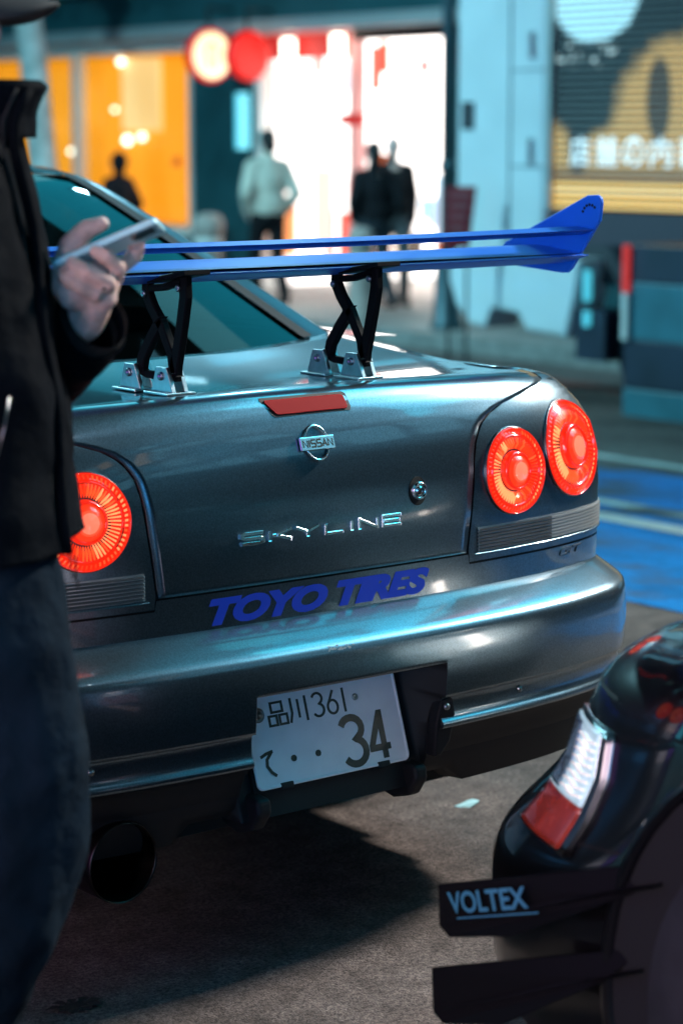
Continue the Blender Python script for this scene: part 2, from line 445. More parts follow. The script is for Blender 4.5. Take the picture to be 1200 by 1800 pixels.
shop = thing('shop_building', (12.9, 18, -.25), 'two storey shop front with dark teal fascia, orange lit window and glaring white shop', 'building')
FX = 12.6
def fbox(name, y0, y1, z0, z1, mat, x0=FX, x1=12.9, par=shop):
    return MB().box(x0, x1, y0, y1, z0, z1).build(name, mat, par)
fbox('fascia', 5, 31, 2.605, 4.4, FASCIA, 12.4, 13.1)
fbox('beam', 5, 31, 2.47, 2.60, BEAM, 12.3, 12.95)
fbox('wall', 17.46, 18.60, -.25, 2.465, TEALWALL)
fbox('wall', 5, 14.25, -.25, 2.465, TEALWALL)
fbox('wall', 24.2, 31, -.25, 2.465, TEALWALL)
fbox('wall', 18.605, 24.19, -.25, .25, TEALWALL)
# orange window: blinds behind glass
fbox('lit_back_panel', 18.61, 21.0, .37, 2.33, YEL, 13.06, 13.1)
fbox('lit_back_panel', 21.12, 24.1, .37, 2.33, YEL, 13.06, 13.1)
for i in range(34):
    y = 18.66 + i*.07
    bl = MB().box(12.98, 13.05, y, y+.045, .38, 2.31).build('blind_slat', YEL, shop)
fbox('lit_cream_board', 19.75, 20.55, 1.45, 2.3, YELWALL, 12.93, 12.97)
fbox('window_sill', 18.605, 24.19, .255, .365, WHITEFR, 12.55, 12.9)
fbox('window_lintel', 18.605, 24.19, 2.335, 2.465, WHITEFR, 12.58, 12.9)
fbox('mullion', 21.0, 21.12, .37, 2.33, WHITEFR, 12.58, 12.72)
fbox('mullion', 18.605, 18.66, .37, 2.33, WHITEFR, 12.58, 12.72)
fbox('pane', 18.665, 20.99, .37, 2.33, CLEAR, 12.63, 12.64)
fbox('pane', 21.13, 24.18, .37, 2.33, CLEAR, 12.63, 12.64)
for y, z, r in ((21.45,1.9,.09),(21.42,1.62,.1),(20.45,2.26,.08),(20.33,1.34,.10),(20.02,1.38,.08),(21.6,1.2,.06),(20.6,1.7,.05),(22.2,1.5,.09)):
    bm = bmesh.new(); bmesh.ops.create_uvsphere(bm, u_segments=12, v_segments=8, radius=r*.55, matrix=Matrix.Translation(Vector((12.86,y,z)) - shop.location))
    me = bpy.data.meshes.new('bulb'); bm.to_mesh(me); bm.free(); me.materials.append(BULB)
    o = bpy.data.objects.new('bulb', me); COL.objects.link(o); o.parent = shop
fbox('shop_button_sign', 18.85, 19.0, 1.05, 1.15, ORANGEB, 12.6, 12.62)
# white shop: open room with lit panels
fbox('shop_floor', 14.25, 17.45, -.25, -.24, PAVE, 12.9, 16.5)
fbox('lit_back_wall', 14.25, 17.45, -.24, 2.6, WHITEGLOW, 16.4, 16.5)
fbox('side_wall', 14.15, 14.25, -.25, 2.6, WHITEGLOW, 12.91, 16.39)
fbox('side_wall', 17.465, 17.565, -.25, 2.6, WHITEGLOW, 12.91, 16.39)
fbox('ceiling', 14.15, 17.565, 2.61, 2.7, WHITEFR, 13.12, 16.5)
for k in range(4):
    fbox('ceiling_light', 14.4 + k*.78, 14.85 + k*.78, 2.56, 2.6, CEILGLOW, 13.3, 16.2)
fbox('door_head', 14.25, 15.75, 2.36, 2.465, DARK, 12.62, 12.8)
fbox('door_post', 15.72, 15.86, -.25, 2.465, PINKB, 12.66, 12.78)
fbox('side_post', 17.36, 17.46, -.25, 2.465, WHITEFR, 12.64, 12.8)
fbox('red_lintel_board', 15.87, 17.35, 2.2, 2.465, REDB, 12.7, 12.75)
fbox('red_edge_board', 14.26, 14.5, 1.9, 2.35, REDB, 12.85, 12.88)
for _q in (ORANGEB, REDB, PINKB, BLUEB): _q.node_tree.nodes['Principled BSDF'].inputs['Emission Strength'].default_value = .3
for y0, y1, z0, z1, m, x in ((15.55,15.95,1.5,1.62,REDB,12.6),(16.05,16.35,.55,1.2,ORANGEB,13.4),(16.35,16.5,.2,.9,REDB,13.5),(15.9,16.05,.4,.75,BLUEB,13.3),(15.2,15.4,.3,.9,PINKB,13.6),(14.7,14.9,1.2,1.9,PINKB,14.2),(14.95,15.1,.2,.8,ORANGEB,13.2),(16.55,16.68,.1,.6,REDB,13.0),(15.6,15.7,.0,.5,REDB,13.0),(16.7,16.9,.4,1.0,BLUEB,13.8),(15.95,16.02,.95,1.3,REDB,13.1),(14.35,14.6,.5,1.3,BLUEB,13.4)):
    fbox('display_board', y0, y1, z0, z1, m, x, x+.03)
fbox('cyan_light_box', 17.44, 17.50, 1.25, 1.85, CYANGLOW, 12.4, 12.55)
for k in range(30):
    y = 14.35 + random.random()*2.95; zz = random.choice((-.2, .0, .15, .4, .6, 1.75, 2.0)) + random.random()*.15; w = .05 + random.random()*.16; h = .12 + random.random()*.35
    fbox('shop_goods', y, y+w, zz, zz+h, [ORANGEB, REDB, PINKB, BLUEB, PINKB, DARK, ORANGEB][k % 7], 12.95 + k*.03, 12.97 + k*.03)
fbox('light_tube', 16.62, 16.72, 2.0, 2.4, BULB, 12.45, 12.55)
fbox('light_tube', 15.78, 15.88, 2.1, 2.42, BULB, 12.45, 12.55)
POSTER = [pmat('poster_glow_%d' % k, c, .6, emit=c, es=.75) for k, c in enumerate(((1,.30,.10),(1,.55,.45),(.95,.10,.06),(1,.75,.55),(.55,.75,.9)))]  # posters given their own glow in place of shop light
for k, (y0, y1, z0, z1) in enumerate(((16.95,17.3,.1,.75),(16.3,16.62,.2,1.05),(15.98,16.2,-.05,.6),(15.0,15.3,.0,.55),(14.4,14.62,.35,1.0),(14.27,14.45,1.3,2.3),(17.1,17.3,1.75,2.15),(15.5,15.68,1.85,2.3))):
    fbox('window_poster', y0, y1, z0, z1, POSTER[k % 5], 12.80, 12.81)
# upper storeys with windows
UPW = pmat('upper_wall', (.022, .034, .04), .7, noise=(.8, .25))
WINDIM = pmat('dim_window', (.02, .03, .035), .1, emit=(.03, .50, .80), es=.42)
WINOFF = pmat('unlit_window', (.01, .013, .016), .08)
WINLIT = pmat('lit_window', (.3, .3, .28), .2, emit=(.22, .70, .95), es=.9)
WINWARM = pmat('warm_window', (.3, .2, .1), .2, emit=(1, .62, .28), es=.7)
fbox('upper_wall', 5, 31, 4.405, 25, UPW, 12.6, 19)
for i in range(10):
    for j in range(6):
        y0 = 5.9 + i*2.5; z0 = 5.2 + j*3.2
        if 8 < y0 < 21 and 5.6 < z0 < 12.4: continue
        w = fbox('window', y0, y0+1.7, z0, z0+1.7, [WINDIM, WINLIT, WINDIM, WINDIM][(i*3+j*5) % 4], 12.56, 12.62)
        MB().box(12.53, 12.56, y0-.08, y0+1.78, z0-.1, z0).build('sill', BEAM, w)
# cyan glow band, unseen, added on the fascia to tint the deck reflections
fs = thing('fascia_glow_band', (12.3, 12, 3.0), 'long cyan light box added on the fascia for reflections in the car deck', 'sign')
MB().box(12.22, 12.395, 6, 23, 2.98, 3.02).build('housing', DARK, fs)
MB().box(12.25, 12.39, 6.02, 22.98, 3.025, 3.55).build('lit_face', pmat('added_band_glow', (.1,.4,.5), .4, emit=(.03,.42,.55), es=.3), fs)
MB().box(12.22, 12.395, 6, 23, 3.555, 3.6).build('housing', DARK, fs)
# LED screen on the upper floors
led = thing('led_screen', (12.2, 14, 8), 'large cyan advertising screen high on the shop building', 'screen')
MB().box(12.25, 12.59, 9.9, 20.5, 7.4, 12.3).build('frame', DARK, led)
LEDM = pmat('led_glow', (.05,.3,.35), .5, emit=(.02,.50,.70), es=1.2)
LEDM2 = pmat('led_glow_pale', (.3,.4,.4), .5, emit=(.15,.70,.85), es=1.3)
for i in range(4):
    for j in range(2):
        MB().box(12.2, 12.245, 10.0+i*2.62, 10.0+i*2.62+2.59, 7.55+j*2.30, 7.55+j*2.30+2.27).build('screen_panel', LEDM2 if (i*2+j) % 5 == 1 else LEDM, led)

# round signs
def round_sign(name, y, z, r, face, label, emblem):
    t = thing(name, (12.0, y, z-r), label, 'sign', 'round shop signs')
    c = (12.0, y, z); ax = Vector((0, -1, 0))
    MB().lathe([(r*.0, -.06), (r*.97, -.06), (r, -.05), (r, .05), (r*.9, .06)], c, ax, 40).build('red_rim', REDGLOW, t, True)
    MB().lathe([(.001, .066), (r*.5, .066), (r*.88, .062)], c, ax, 40).build('lit_face', face, t, True)
    MB().lathe([(r, -.02), (r+.02, 0), (r, .02)], c, ax, 40).build('trim', DARK, t, True)
    MB().tube([(12.0, y, z+r-.01), (12.0, y, z+r+.22), (12.4, y+.1, z+r+.22)], .018, 8).build('hanger', DARK, t)
    if emblem:
        e = MB(); side = Vector((0,0,1)).cross(ax)
        fn = lambda u, v, q: Vector(c) + side*u + Vector((0,0,v)) + ax*q
        strokes(e, [arc(0, .03, .07, .1, -30, 210, 14), [(-.05,-.02),(-.05,-.13)], [(.05,-.02),(.05,-.13)]], .035, fn, .067, .075)
        e.build('emblem', SIGNYEL, t)
    return t
round_sign('round_sign', 17.42, 2.235, .275, SIGNFACE, 'round cream glowing sign with red rim hanging by the orange window', True)
round_sign('round_sign', 16.72, 2.215, .255, REDGLOW, 'round plain red glowing sign hanging beside the white shop', False)

# office block further along the street (reflected in the paintwork)
off = thing('office_building', (13, -14, -.25), 'tall grey office block with rows of lit windows along the same street', 'building')
MB().box(12.7, 22, -34, 4.9, -.25, 19).build('wall', UPW, off)
for i in range(14):
    for j in range(6):
        y0 = -33 + i*2.7; z0 = .6 + j*3.05
        if y0 > -11.5 and z0 > 8: continue
        w = MB().box(12.64, 12.72, y0, y0+2.0, z0, z0+(1.9 if j else 2.2)).build('window', WINOFF if j < 2 else [WINDIM, WINLIT, WINDIM, WINDIM, WINWARM, WINDIM, WINLIT][(i*5+j*3+i*j) % 7], off)

led2 = thing('led_screen', (12.3, -2, 10), 'very tall pale cyan screen added on the office block for teal reflections', 'screen')  # unseen screen, added to turn the bumper ledge teal
MB().box(12.3, 12.63, -9.2, 4.6, 9.3, 18.9).build('frame', DARK, led2)
LEDM3 = pmat('led_glow_teal', (.05,.3,.35), .5, emit=(.006,.50,.72), es=4.2)
LEDM4 = pmat('led_glow_mint', (.3,.4,.4), .5, emit=(.05,.66,.80), es=4.6)
for i in range(5):
    for j in range(4):
        MB().box(12.25, 12.295, -9.1+i*2.72, -9.1+i*2.72+2.69, 9.4+j*2.36, 9.4+j*2.36+2.33).build('screen_panel', LEDM4 if (i+j*3) % 4 == 1 else LEDM3, led2)

# our side of the street, behind the camera; coloured window glow added as unseen fill light
PURPFILL = pmat('violet_fill_window', (.2,.1,.3), .3, emit=(.45,.16,1.0), es=1.6)
WARMSHOP = pmat('warm_shop_window', (.4,.3,.2), .3, emit=(1,.80,.58), es=2.0)
CYANFILL = pmat('cyan_fill_window', (.2,.4,.45), .3, emit=(.05,.65,.95), es=1.3)
BLUEFILL = pmat('blue_fill_window', (.3,.4,.45), .3, emit=(.10,.48,1.0), es=3.6)
PINKFILL = pmat('rosy_fill_window', (.4,.3,.3), .3, emit=(1,.72,.74), es=6.5)
near = thing('near_shop_building', (-7, 0, .12), 'unseen near shop front whose violet, cyan and rosy window glow is added fill light', 'building')
MB().box(-12, -6.2, -26, 24, .12, 13).build('wall', UPW, near)
MB().box(-6.19, -5.2, -26, 24, 3.3, 3.6).build('canopy', DARK, near)
for i in range(12):
    y0 = -25 + i*4.05
    m = [WINDIM, WINDIM, BLUEFILL, BLUEFILL, BLUEFILL, PINKFILL, PURPFILL, WINDIM, CYANFILL, CYANFILL, CYANFILL, CYANFILL][i]
    w = MB().box(-6.18, -6.1, y0, y0+3.3, .5, 2.9).build('shop_window', m, near)
    MB().box(-6.1, -6.05, y0+1.62, y0+1.7, .5, 2.9).build('mullion', DARK, w)
    for j in range(3):
        MB().box(-6.18, -6.14, y0+.4, y0+2.6, 4.6+j*2.8, 6.2+j*2.8).build('window', [WINDIM, WINLIT, WINDIM][(i+j*2) % 3], near)

# ------------------------------------------------------------------ street lamps
LAMPPAINT = pmat('lamp_post_paint', (.05, .10, .12), .4, .3)
def street_lamp(loc, arm, h, label, power, color, r=.055, aim=None, big=1.0):
    x, y, z = loc
    t = thing('street_lamp', loc, label, 'street lamp', 'street lamps')
    MB().lathe([(.001,0),(r*2.6,0),(r*2.6,.04),(r*2.1,.08),(r*1.9,.5),(r*1.35,.62),(r*1.2,.66)], (x,y,z), (0,0,1), 20).build('base', LAMPPAINT, t, True)
    MB().tube([(x,y,z+.64),(x,y,z+h*.5),(x,y,z+h-.5)], [r*1.15,r,r*.8], 14).build('post', LAMPPAINT, t, True)
    MB().lathe([(r*1.01,0),(r*1.35,.01),(r*1.35,.08),(r*1.01,.09)], (x,y,z+1.35), (0,0,1), 16).build('collar', LAMPPAINT, t, True)
    MB().tube([(x,y,z+h-.52),(x+arm*.08,y,z+h-.2),(x+arm*.3,y,z+h),(x+arm,y,z+h+.05)], [r*.8,r*.7,r*.6,r*.5], 10).build('arm', LAMPPAINT, t, True)
    hd = MB().box(x+arm-.35*big, x+arm+.35*big, y-.14*big, y+.14*big, z+h-.02, z+h+.1).build('lamp_head', LAMPPAINT, t)
    MB().box(x+arm-.3*big, x+arm+.3*big, y-.11*big, y+.11*big, z+h-.035, z+h-.021).build('diffuser', pmat('diffuser_glow', (.9,.9,.85), .4, emit=color, es=18/big**3.2), hd)
    d = bpy.data.lights.new('lamp_light', 'AREA'); d.shape = 'RECTANGLE'; d.size = .6*big; d.size_y = .22*big; d.energy = power; d.color = color
    l = bpy.data.objects.new('lamp_light', d); COL.objects.link(l); l.parent = hd
    l.location = Vector((x+arm, y, z+h-(.05 if not aim else .35))) - wloc(hd)
    if aim:
        l.rotation_euler = (Vector(aim) - Vector((x+arm, y, z+h-.35))).to_track_quat('-Z', 'Y').to_euler(); d.spread = R(62)
    return t
street_lamp((10.67, -.45, -.25), -2.2, 7.2, 'long armed street lamp on the far pavement reaching over the road', 165, (1, .88, .78), aim=(.35, -.35, 0), big=2.2)
street_lamp((-1.95, 13.5, .12), 2.1, 6.2, 'unseen slim street lamp added on the near pavement to light the truck', 1700, (.36, .86, 1.0))  # lamp out of view, added to brighten the truck's side
street_lamp((10.67, 12.0, -.25), -1.5, 6.6, 'slim blue grey lamp post with flared base on the far pavement', 130, (.45, .85, 1.0))

# ================================================================== GREY COUPE (rear towards the camera, nose along +Y)
car = thing('parked_coupe', (0, 0, 0), 'grey two door coupe with lit round red tail lamps and tall blue rear wing', 'car', 'parked cars')
PLAN = catmull([(0,.032,0),(.2,.034,0),(.35,.040,0),(.465,.050,0),(.56,.063,0),(.65,.085,0),(.72,.112,0),(.77,.152,0),(.805,.215,0),(.83,.31,0),(.845,.45,0),(.85,.7,0),(.858,1.0,0),(.855,1.5,0),(.85,2.5,0),(.85,3.3,0),(.84,3.8,0),(.80,4.15,0),(.70,4.38,0),(.45,4.5,0),(0,4.54,0)], 14)
def plan_frames(P):
    S = [0]; N = []
    for i in range(1, len(P)): S.append(S[-1] + (P[i]-P[i-1]).length)
    for i in range(len(P)):
        d = (P[min(i+1, len(P)-1)] - P[max(i-1, 0)]).normalized()
        N.append(Vector((d.y, -d.x, 0)))        # outward
    return S, N
PS, PN = plan_frames(PLAN)
def plan_at(s, P=PLAN, S=PS, N=PN):
    lo, hi = 0, len(S)-1
    s = max(0, min(s, S[-1]))
    while hi - lo > 1:
        m = (lo+hi)//2
        if S[m] <= s: lo = m
        else: hi = m
    t = (s - S[lo]) / max(S[hi]-S[lo], 1e-9)
    return P[lo].lerp(P[hi], t), N[lo].lerp(N[hi], t).normalized()
ZT = [.20, .30, .45, .60, .75, .82, .88, .92, .95, .968, .979, .985, .988]
DR = [.06, .03, .01, .00, .00, .004, .014, .027, .041, .052, .062, .074, .10]
DS = [.06, .03, .01, .004, .0, .006, .026, .052, .082, .108, .135, .17, .22]
def crown(x, z):
    return -.014 * (min(abs(x), .75)/.6)**2 * max(0, min(1, (z-.88)/.10))
def surf(s, z, out=0.):
    """point on the right half of the body shell"""
    p, n = plan_at(s); w = min(1, abs(n.x))**1.0
    d = interp(z, ZT, DR)*(1-w) + interp(z, ZT, DS)*w - out
    q = p - n*d
    return Vector((max(q.x, 0), q.y, z + crown(q.x, z)))
def s_of_x(x, z, smax=1.05):
    lo, hi = 0., smax
    for _ in range(30):
        m = (lo+hi)/2
        if surf(m, z).x < x: lo = m
        else: hi = m
    return lo
def face(x, z, out=0.):
    """rear face point at lateral x (either sign)"""
    sx = 1 if x >= 0 else -1
    p = surf(s_of_x(abs(x), z), z, out)
    return Vector((x, p.y, p.z))
S_CORNER = s_of_x(.80, .75)
# trunk lid half width as a function of height
WZ = [.675, .78, .84, .875, .90, .918, .932, .945, .957, .966, .974, .99]
WW = [.330, .345, .352, .362, .38, .405, .44, .49, .54, .585, .612, .618]
lidw = lambda z: interp(z, WZ, WW)
# ---- trunk lid: rear face rolling over into the deck
rows = []
NC = 40
zs = [.675, .683, .70, .72, .75, .78, .80, .803, .82, .85, .87, .885, .90, .91, .918, .925, .932, .94, .95, .957, .962, .966, .970, .974, .979, .982, .985, .9868, .988]
def lid_row(z):
    w = lidw(z); r = []
    for j in range(NC+1):
        x = (j/NC*2-1)*w
        r.append(face(x, z))
    return r
for z in zs: rows.append(lid_row(z))
last = rows[-1]
def deck_z(x, y):
    t = max(0, min(1.6, (y-.14)/.46))
    return .988 - .014*(min(abs(x), .75)/.6)**2 - .0045*math.sin(math.pi*min(t, 1)) + .016*t*t
WB = lambda x: .585 + .55*x*x               # foot of the rear window
for k in range(1, 15):
    t = k/14; r = []
    for j in range(NC+1):
        x = (j/NC*2-1)*.618; y0 = last[j].y; y = y0 + (WB(x)+.01 - y0)*t
        r.append(Vector((x, y, deck_z(x, y))))
    rows.append(r)
lid = MB().grid(rows).build('trunk_lid', PAINT, car, True)
m = lid.modifiers.new('edge', 'SOLIDIFY'); m.thickness = .006; m.offset = -1

# ---- quarter panels with the lamp surround
def side_panel(sgn):
    rows = []
    zq = [.6575, .664, .68, .70, .73, .76, .80, .84, .87, .89, .905, .92, .935, .95, .96, .968, .974, .979, .983, .986, .988]
    NQ = 110
    s_end = PS[-1]
    for z in zq:
        s0 = s_of_x(lidw(max(z, .675)) + .005 + (0 if z > .675 else .003), z)
        r = []
        for j in range(NQ+1):
            t = j/NQ
            s = s0 + (1.25 - s0)*(t/.6) if t < .6 else 1.25 + (s_end - 1.25)*((t-.6)/.4)**1.3
            p = surf(s, z); r.append(p)
        rows.append(r)
    # shoulder rolls inward to the lid gap
    lastr = rows[-1]
    for k in range(1, 6):
        r = []
        for p in lastr:
            x = p.x + (.6235 - p.x)*k/5 if p.y < 4.2 else p.x*(1-k/5*.3)
            r.append(Vector((x, p.y, deck_z(x, min(p.y, .9)) if p.y < 3.2 else p.z - (p.y-3.2)*.0)))
        rows.append(r)
    if sgn < 0: rows = [[Vector((-p.x, p.y, p.z)) for p in r][::-1] for r in rows]
    return MB().grid(rows).build('quarter_panel', PAINT, car, True)
for sgn in (1, -1): side_panel(sgn)
# ---- lower body / valance
def valance():
    rows = []; cols = []
    ss = [s_of_x(x, .62) for x in [i*.02 for i in range(17)]] + [s_of_x(.3345, .62), s_of_x(.338, .62)]
    s = ss[-1]
    while s < 1.3: s += .025; ss.append(s)
    while s < PS[-1]-.05: s += .12; ss.append(min(s, PS[-1]))
    ss.append(PS[-1])
    half = []
    for s in ss:
        x = plan_at(s)[0].x; zt = .6715 if (x < .336 and s < .5) else .6535
        zb = .575 if s < 1.1 else .24
        half.append([surf(s, zb + (zt-zb)*t) for t in (0, .2, .4, .6, .8, .93, 1)])
    rows = [[Vector((-p.x, p.y, p.z)) for p in c] for c in half[:0:-1]] + half
    return MB().grid(rows).build('rear_valance', PAINT, car, True)
valance()
# ---- black inner shell seen in the panel gaps
half = []
s = 0
while s < PS[-1]:
    half.append([surf(s, z, -.010) for z in (.59, .66, .75, .82, .88, .92, .95, .968, .976)] ); s += .03 if s < 1.3 else .15
rws = [[Vector((-p.x, p.y, p.z)) for p in c] for c in half[:0:-1]] + half
MB().grid(rws).build('inner_shell', SEAM, car, True)
MB().grid([[Vector((x, y, deck_z(x, y)-.012)) for x in (-.66,-.4,0,.4,.66)] for y in (.16,.3,.5,.7,.95)]).build('trunk_gutter', SEAM, car)
MB().box(-.68, .68, .30, 4.2, .17, .55).build('underbody', SEAM, car)

# ---- greenhouse
def ring(h):
    """half ring of the cabin at height fraction h: list of points (rear centre -> side -> front centre)"""
    zb = 1.004; 
    yc = .585 + (1.46-.585)*h; xc = .60 - .10*h
    pts = []
    return yc, xc
def gz(h): return interp(h, [0,.2,.4,.6,.8,.9,.96,1.0], [1.0,1.072,1.144,1.214,1.278,1.307,1.321,1.329])
def gp(x, h):
    yc, xc = ring(h)
    return Vector((x, yc + .55*x*x, gz(h) - .03*x*x*(1 if h > .5 else h*2) + (deck_z(x, WB(x)) - 1.0)*(1-h)))
HS = [0,.08,.2,.3,.4,.5,.6,.7,.8,.86,.91,.955,1.0]
xg = lambda h: .485 - .05*h
def band(f0, f1, name, mat, par, n=8, lift=0., hs=HS):
    out = []
    for sgn in (1, -1):
        rows = []
        for h in hs:
            r = [gp(sgn*(f0(h) + (f1(h)-f0(h))*j/n), h) + Vector((0, -lift, lift*1.5)) for j in range(n+1)]
            rows.append(r if sgn > 0 else r[::-1])
        out.append(MB().grid(rows).build(name, mat, par, True))
    return out
rows = [[gp((j/24*2-1)*xg(h), h) for j in range(25)] for h in HS]
rg = MB().grid(rows).build('rear_window', GLASS, car, True)
band(lambda h: xg(h)-.012, lambda h: xg(h)+.028, 'window_trim', DARK, car, 4, .003)
# pillars: from the trim out to the corner and round to the side
def pillar(sgn):
    rows = []
    for h in HS:
        yc, xc = ring(h); x0 = xg(h)+.025
        r = [gp(x0 + (xc-x0)*j/6, h) for j in range(7)]
        c = r[-1]; fl = .40 - .06*h
        xo = xc + .045*(1-h) + .025
        for t, ex in ((.12,.4),(.3,.7),(.55,.9),(1.0,1.0)):
            r.append(Vector((xc + (xo-xc)*ex, c.y + fl*t, c.z - .012*t*h)))
        rows.append(r if sgn > 0 else [Vector((-p.x, p.y, p.z)) for p in r][::-1])
    return MB().grid(rows).build('rear_pillar', PAINT, car, True)
for sgn in (1, -1): pillar(sgn)
def side_edge(h, y1):
    yc, xc = ring(h); c = gp(xc, h); xo = xc + .045*(1-h) + .025
    return c.y + (.40-.06*h), xo, c.z - .012*h
for sgn in (1, -1):
    rows = []
    for h in HS:
        y0, xo, z = side_edge(h, 0); y1 = 3.05 - .62*h
        r = [Vector((sgn*(xo + (.03*math.sin(math.pi*t))), y0 + (y1-y0)*t, z + .02*math.sin(math.pi*t)*h)) for t in [k/10 for k in range(11)]]
        rows.append(r if sgn > 0 else r[::-1])
    MB().grid(rows[:11]).build('side_window', GLASS, car, True)
    MB().grid(rows[10:]).build('roof_rail', PAINT, car, True)
    # sill panel between the shoulder and the side glass
    rows = []
    for t in [k/12 for k in range(13)]:
        y = .75 + 2.9*t
        rows.append([Vector((sgn*(.60+.08*k), y, 1.002 - .004*k - .02*max(0, t-.6))) for k in range(3)][::sgn])
    MB().grid(rows).build('shoulder', PAINT, car, True)
# roof
rows = []
yc, xc = ring(1)
for t in [k/12 for k in range(13)]:
    r = []
    for j in range(17):
        u = j/8-1; x = u*(.525+.05*math.sin(math.pi*t)); e = gp(min(abs(x), .5)*(1 if x > 0 else -1), 1)
        y = e.y + (2.43-e.y)*t
        r.append(Vector((x, y, e.z + .034*math.sin(math.pi*min(1, t*.9+.02)) - .012*max(0,(abs(u)-.8)/.2)*1 )))
    rows.append(r)
MB().grid(rows).build('roof', PAINT, car, True)
rows = [[Vector((u*(.56+.14*(1-t)), 3.1 + (2.43-3.1)*t - .1*u*u*(1-t*.4), 1.0 + .335*t)) for u in [k/8-1 for k in range(17)]] for t in [k/6 for k in range(7)]]
MB().grid(rows[::-1]).build('windscreen', GLASS, car, True)
rows = [[Vector((u*(.78-.10*t*t), 3.05 + 1.4*t - .12*u*u*t, 1.0 - .18*t*t - .05*u*u*t)) for u in [k/8-1 for k in range(17)]] for t in [k/8 for k in range(9)]]
MB().grid(rows).build('bonnet', PAINT, car, True)
# interior
INT = pmat('interior_cloth', (.015, .016, .017), .9)
MB().box(-.55, .55, .95, 1.2, .6, .99).build('parcel_shelf', INT, car)
for sx in (-.34, .34):
    o = bevel(MB().box(sx-.23, sx+.23, 1.75, 1.92, .5, 1.1).build('seat', INT, car), .05, 3)
    bevel(MB().box(sx-.13, sx+.13, 1.78, 1.88, 1.12, 1.27).build('headrest', INT, o), .03, 3)
MB().box(-.62, .62, 1.1, 3.0, .5, .6).build('cabin_floor', INT, car)
# wheels
def wheel(x, y, parent, out, z=.32, r=.32, w=.23):
    t = MB().lathe([(r*.66, -w/2), (r*.9, -w/2), (r*.985, -w/2+.02), (r, -w/2+.05), (r, w/2-.05), (r*.985, w/2-.02), (r*.955, w/2-.006), (r*.945, w/2-.010), (r*.93, w/2-.002), (r*.88, w/2), (r*.86, w/2-.004), (r*.80, w/2+.001), (r*.74, w/2), (r*.725, w/2-.005), (r*.70, w/2+.001), (r*.66, w/2-.004)], (x, y, z), (1,0,0), 48).build('tyre', RUBBER, parent, True)
    rim = MB().lathe([(r*.665, w/2-.005), (r*.64, w/2-.02), (r*.6, w/2-.06), (r*.55, 0), (.001, 0)], (x, y, z), (out,0,0), 48).build('rim', RIM, t, True)
    for k in range(6):
        a = k*math.pi/3; d = Vector((0, math.cos(a), math.sin(a))); e = Vector((0, -math.sin(a), math.cos(a)))
        c = Vector((x, y, z)); X = Vector((out, 0, 0))
        vs = [c + d*q*r + e*sw*wd + X*hh for q, wd, hh in ((.1,.030,w*.28),(.62,.018,w*.40)) for sw in (-1,1)] + [c + d*q*r + e*sw*wd*1.3 + X*(hh-.03) for q, wd, hh in ((.1,.030,w*.28),(.62,.018,w*.40)) for sw in (-1,1)]
        mk('spoke', vs, [(0,1,3,2),(4,6,7,5),(0,2,6,4),(1,5,7,3)], RIM, t)
    MB().lathe([(.04, w*.28), (.035, w*.33), (.001, w*.34)], (x, y, z), (out,0,0), 20).build('hub_cap', RIM, t, True)
    return t
for y in (1.02, 3.68):
    for sx in (-1, 1):
        wheel(sx*.745, y, car, sx)
        MB().lathe([(.001,-.02),(.355,-.02),(.36,.004),(.355,.006),(.33,.006),(.001,.006)], (sx*.853, y, .33), (sx,0,0), 40).build('wheel_arch', SEAM, car, True)

# ---- bumper
BPL = catmull([(0,.028,0),(.2,.030,0),(.35,.036,0),(.465,.045,0),(.56,.058,0),(.65,.080,0),(.70,.10,0),(.75,.14,0),(.785,.20,0),(.815,.31,0),(.832,.45,0),(.842,.66,0)], 14)
BS, BN = plan_frames(BPL)
BPROF = [(-.02,.614),(.0,.6105),(.006,.6085),(.020,.6025),(.045,.591),(.064,.5815),(.0725,.577),(.078,.5725),(.0818,.5665),(.084,.559),(.0852,.549),(.0862,.539),(.0868,.531),(.087,.516),(.087,.5095),(.087,.503),(.087,.49),(.085,.465),(.084,.452),(.083,.447),(.074,.4445),(.071,.441),(.070,.43),(.0705,.415),(.0715,.407),(.0745,.402),(.0775,.399),(.0785,.394),(.0765,.389),(.066,.385),(.05,.37),(.04,.35),(.02,.315),(.0,.298),(-.05,.285)]
def bsurf(s, o, z):
    p, n = plan_at(s, BPL, BS, BN); w = min(1, abs(n.x))
    return p + n*(o*(1-.42*w)) + Vector((0,0,z))
ss = []
x = 0
for xx in [0,.04,.08,.12,.155,.18,.195,.2025,.2037,.210,.22,.25]: ss.append(xx)
s = .25
while s < BS[-1]: s += .02; ss.append(min(s, BS[-1]))
def recess(x, z):
    """y of the plate recess floor"""
    return .062 - (.49-z)*.33
half = []
for s in ss:
    c = []
    for o, z in BPROF:
        p = bsurf(s, o, z)
        if p.x < .2031 and z < .509:
            k = max(0, min(1, (.509-z)/.006))
            p.y = p.y*(1-k) + recess(p.x, z)*k
        c.append(p)
    half.append(c)
rows = [[Vector((-p.x, p.y, p.z)) for p in c] for c in half[:0:-1]] + half
# extra rows for a crisp top of the recess
bump = MB().grid(rows).build('rear_bumper', PAINT, car, True)
bump.data.materials.append(DARK)
for p in bump.data.polygons:
    c = p.center
    if (abs(c.x) < .2032 and c.z < .5085) or c.z < .384: p.material_index = 1  # recess shade put into the colour; underside below the lip dark too
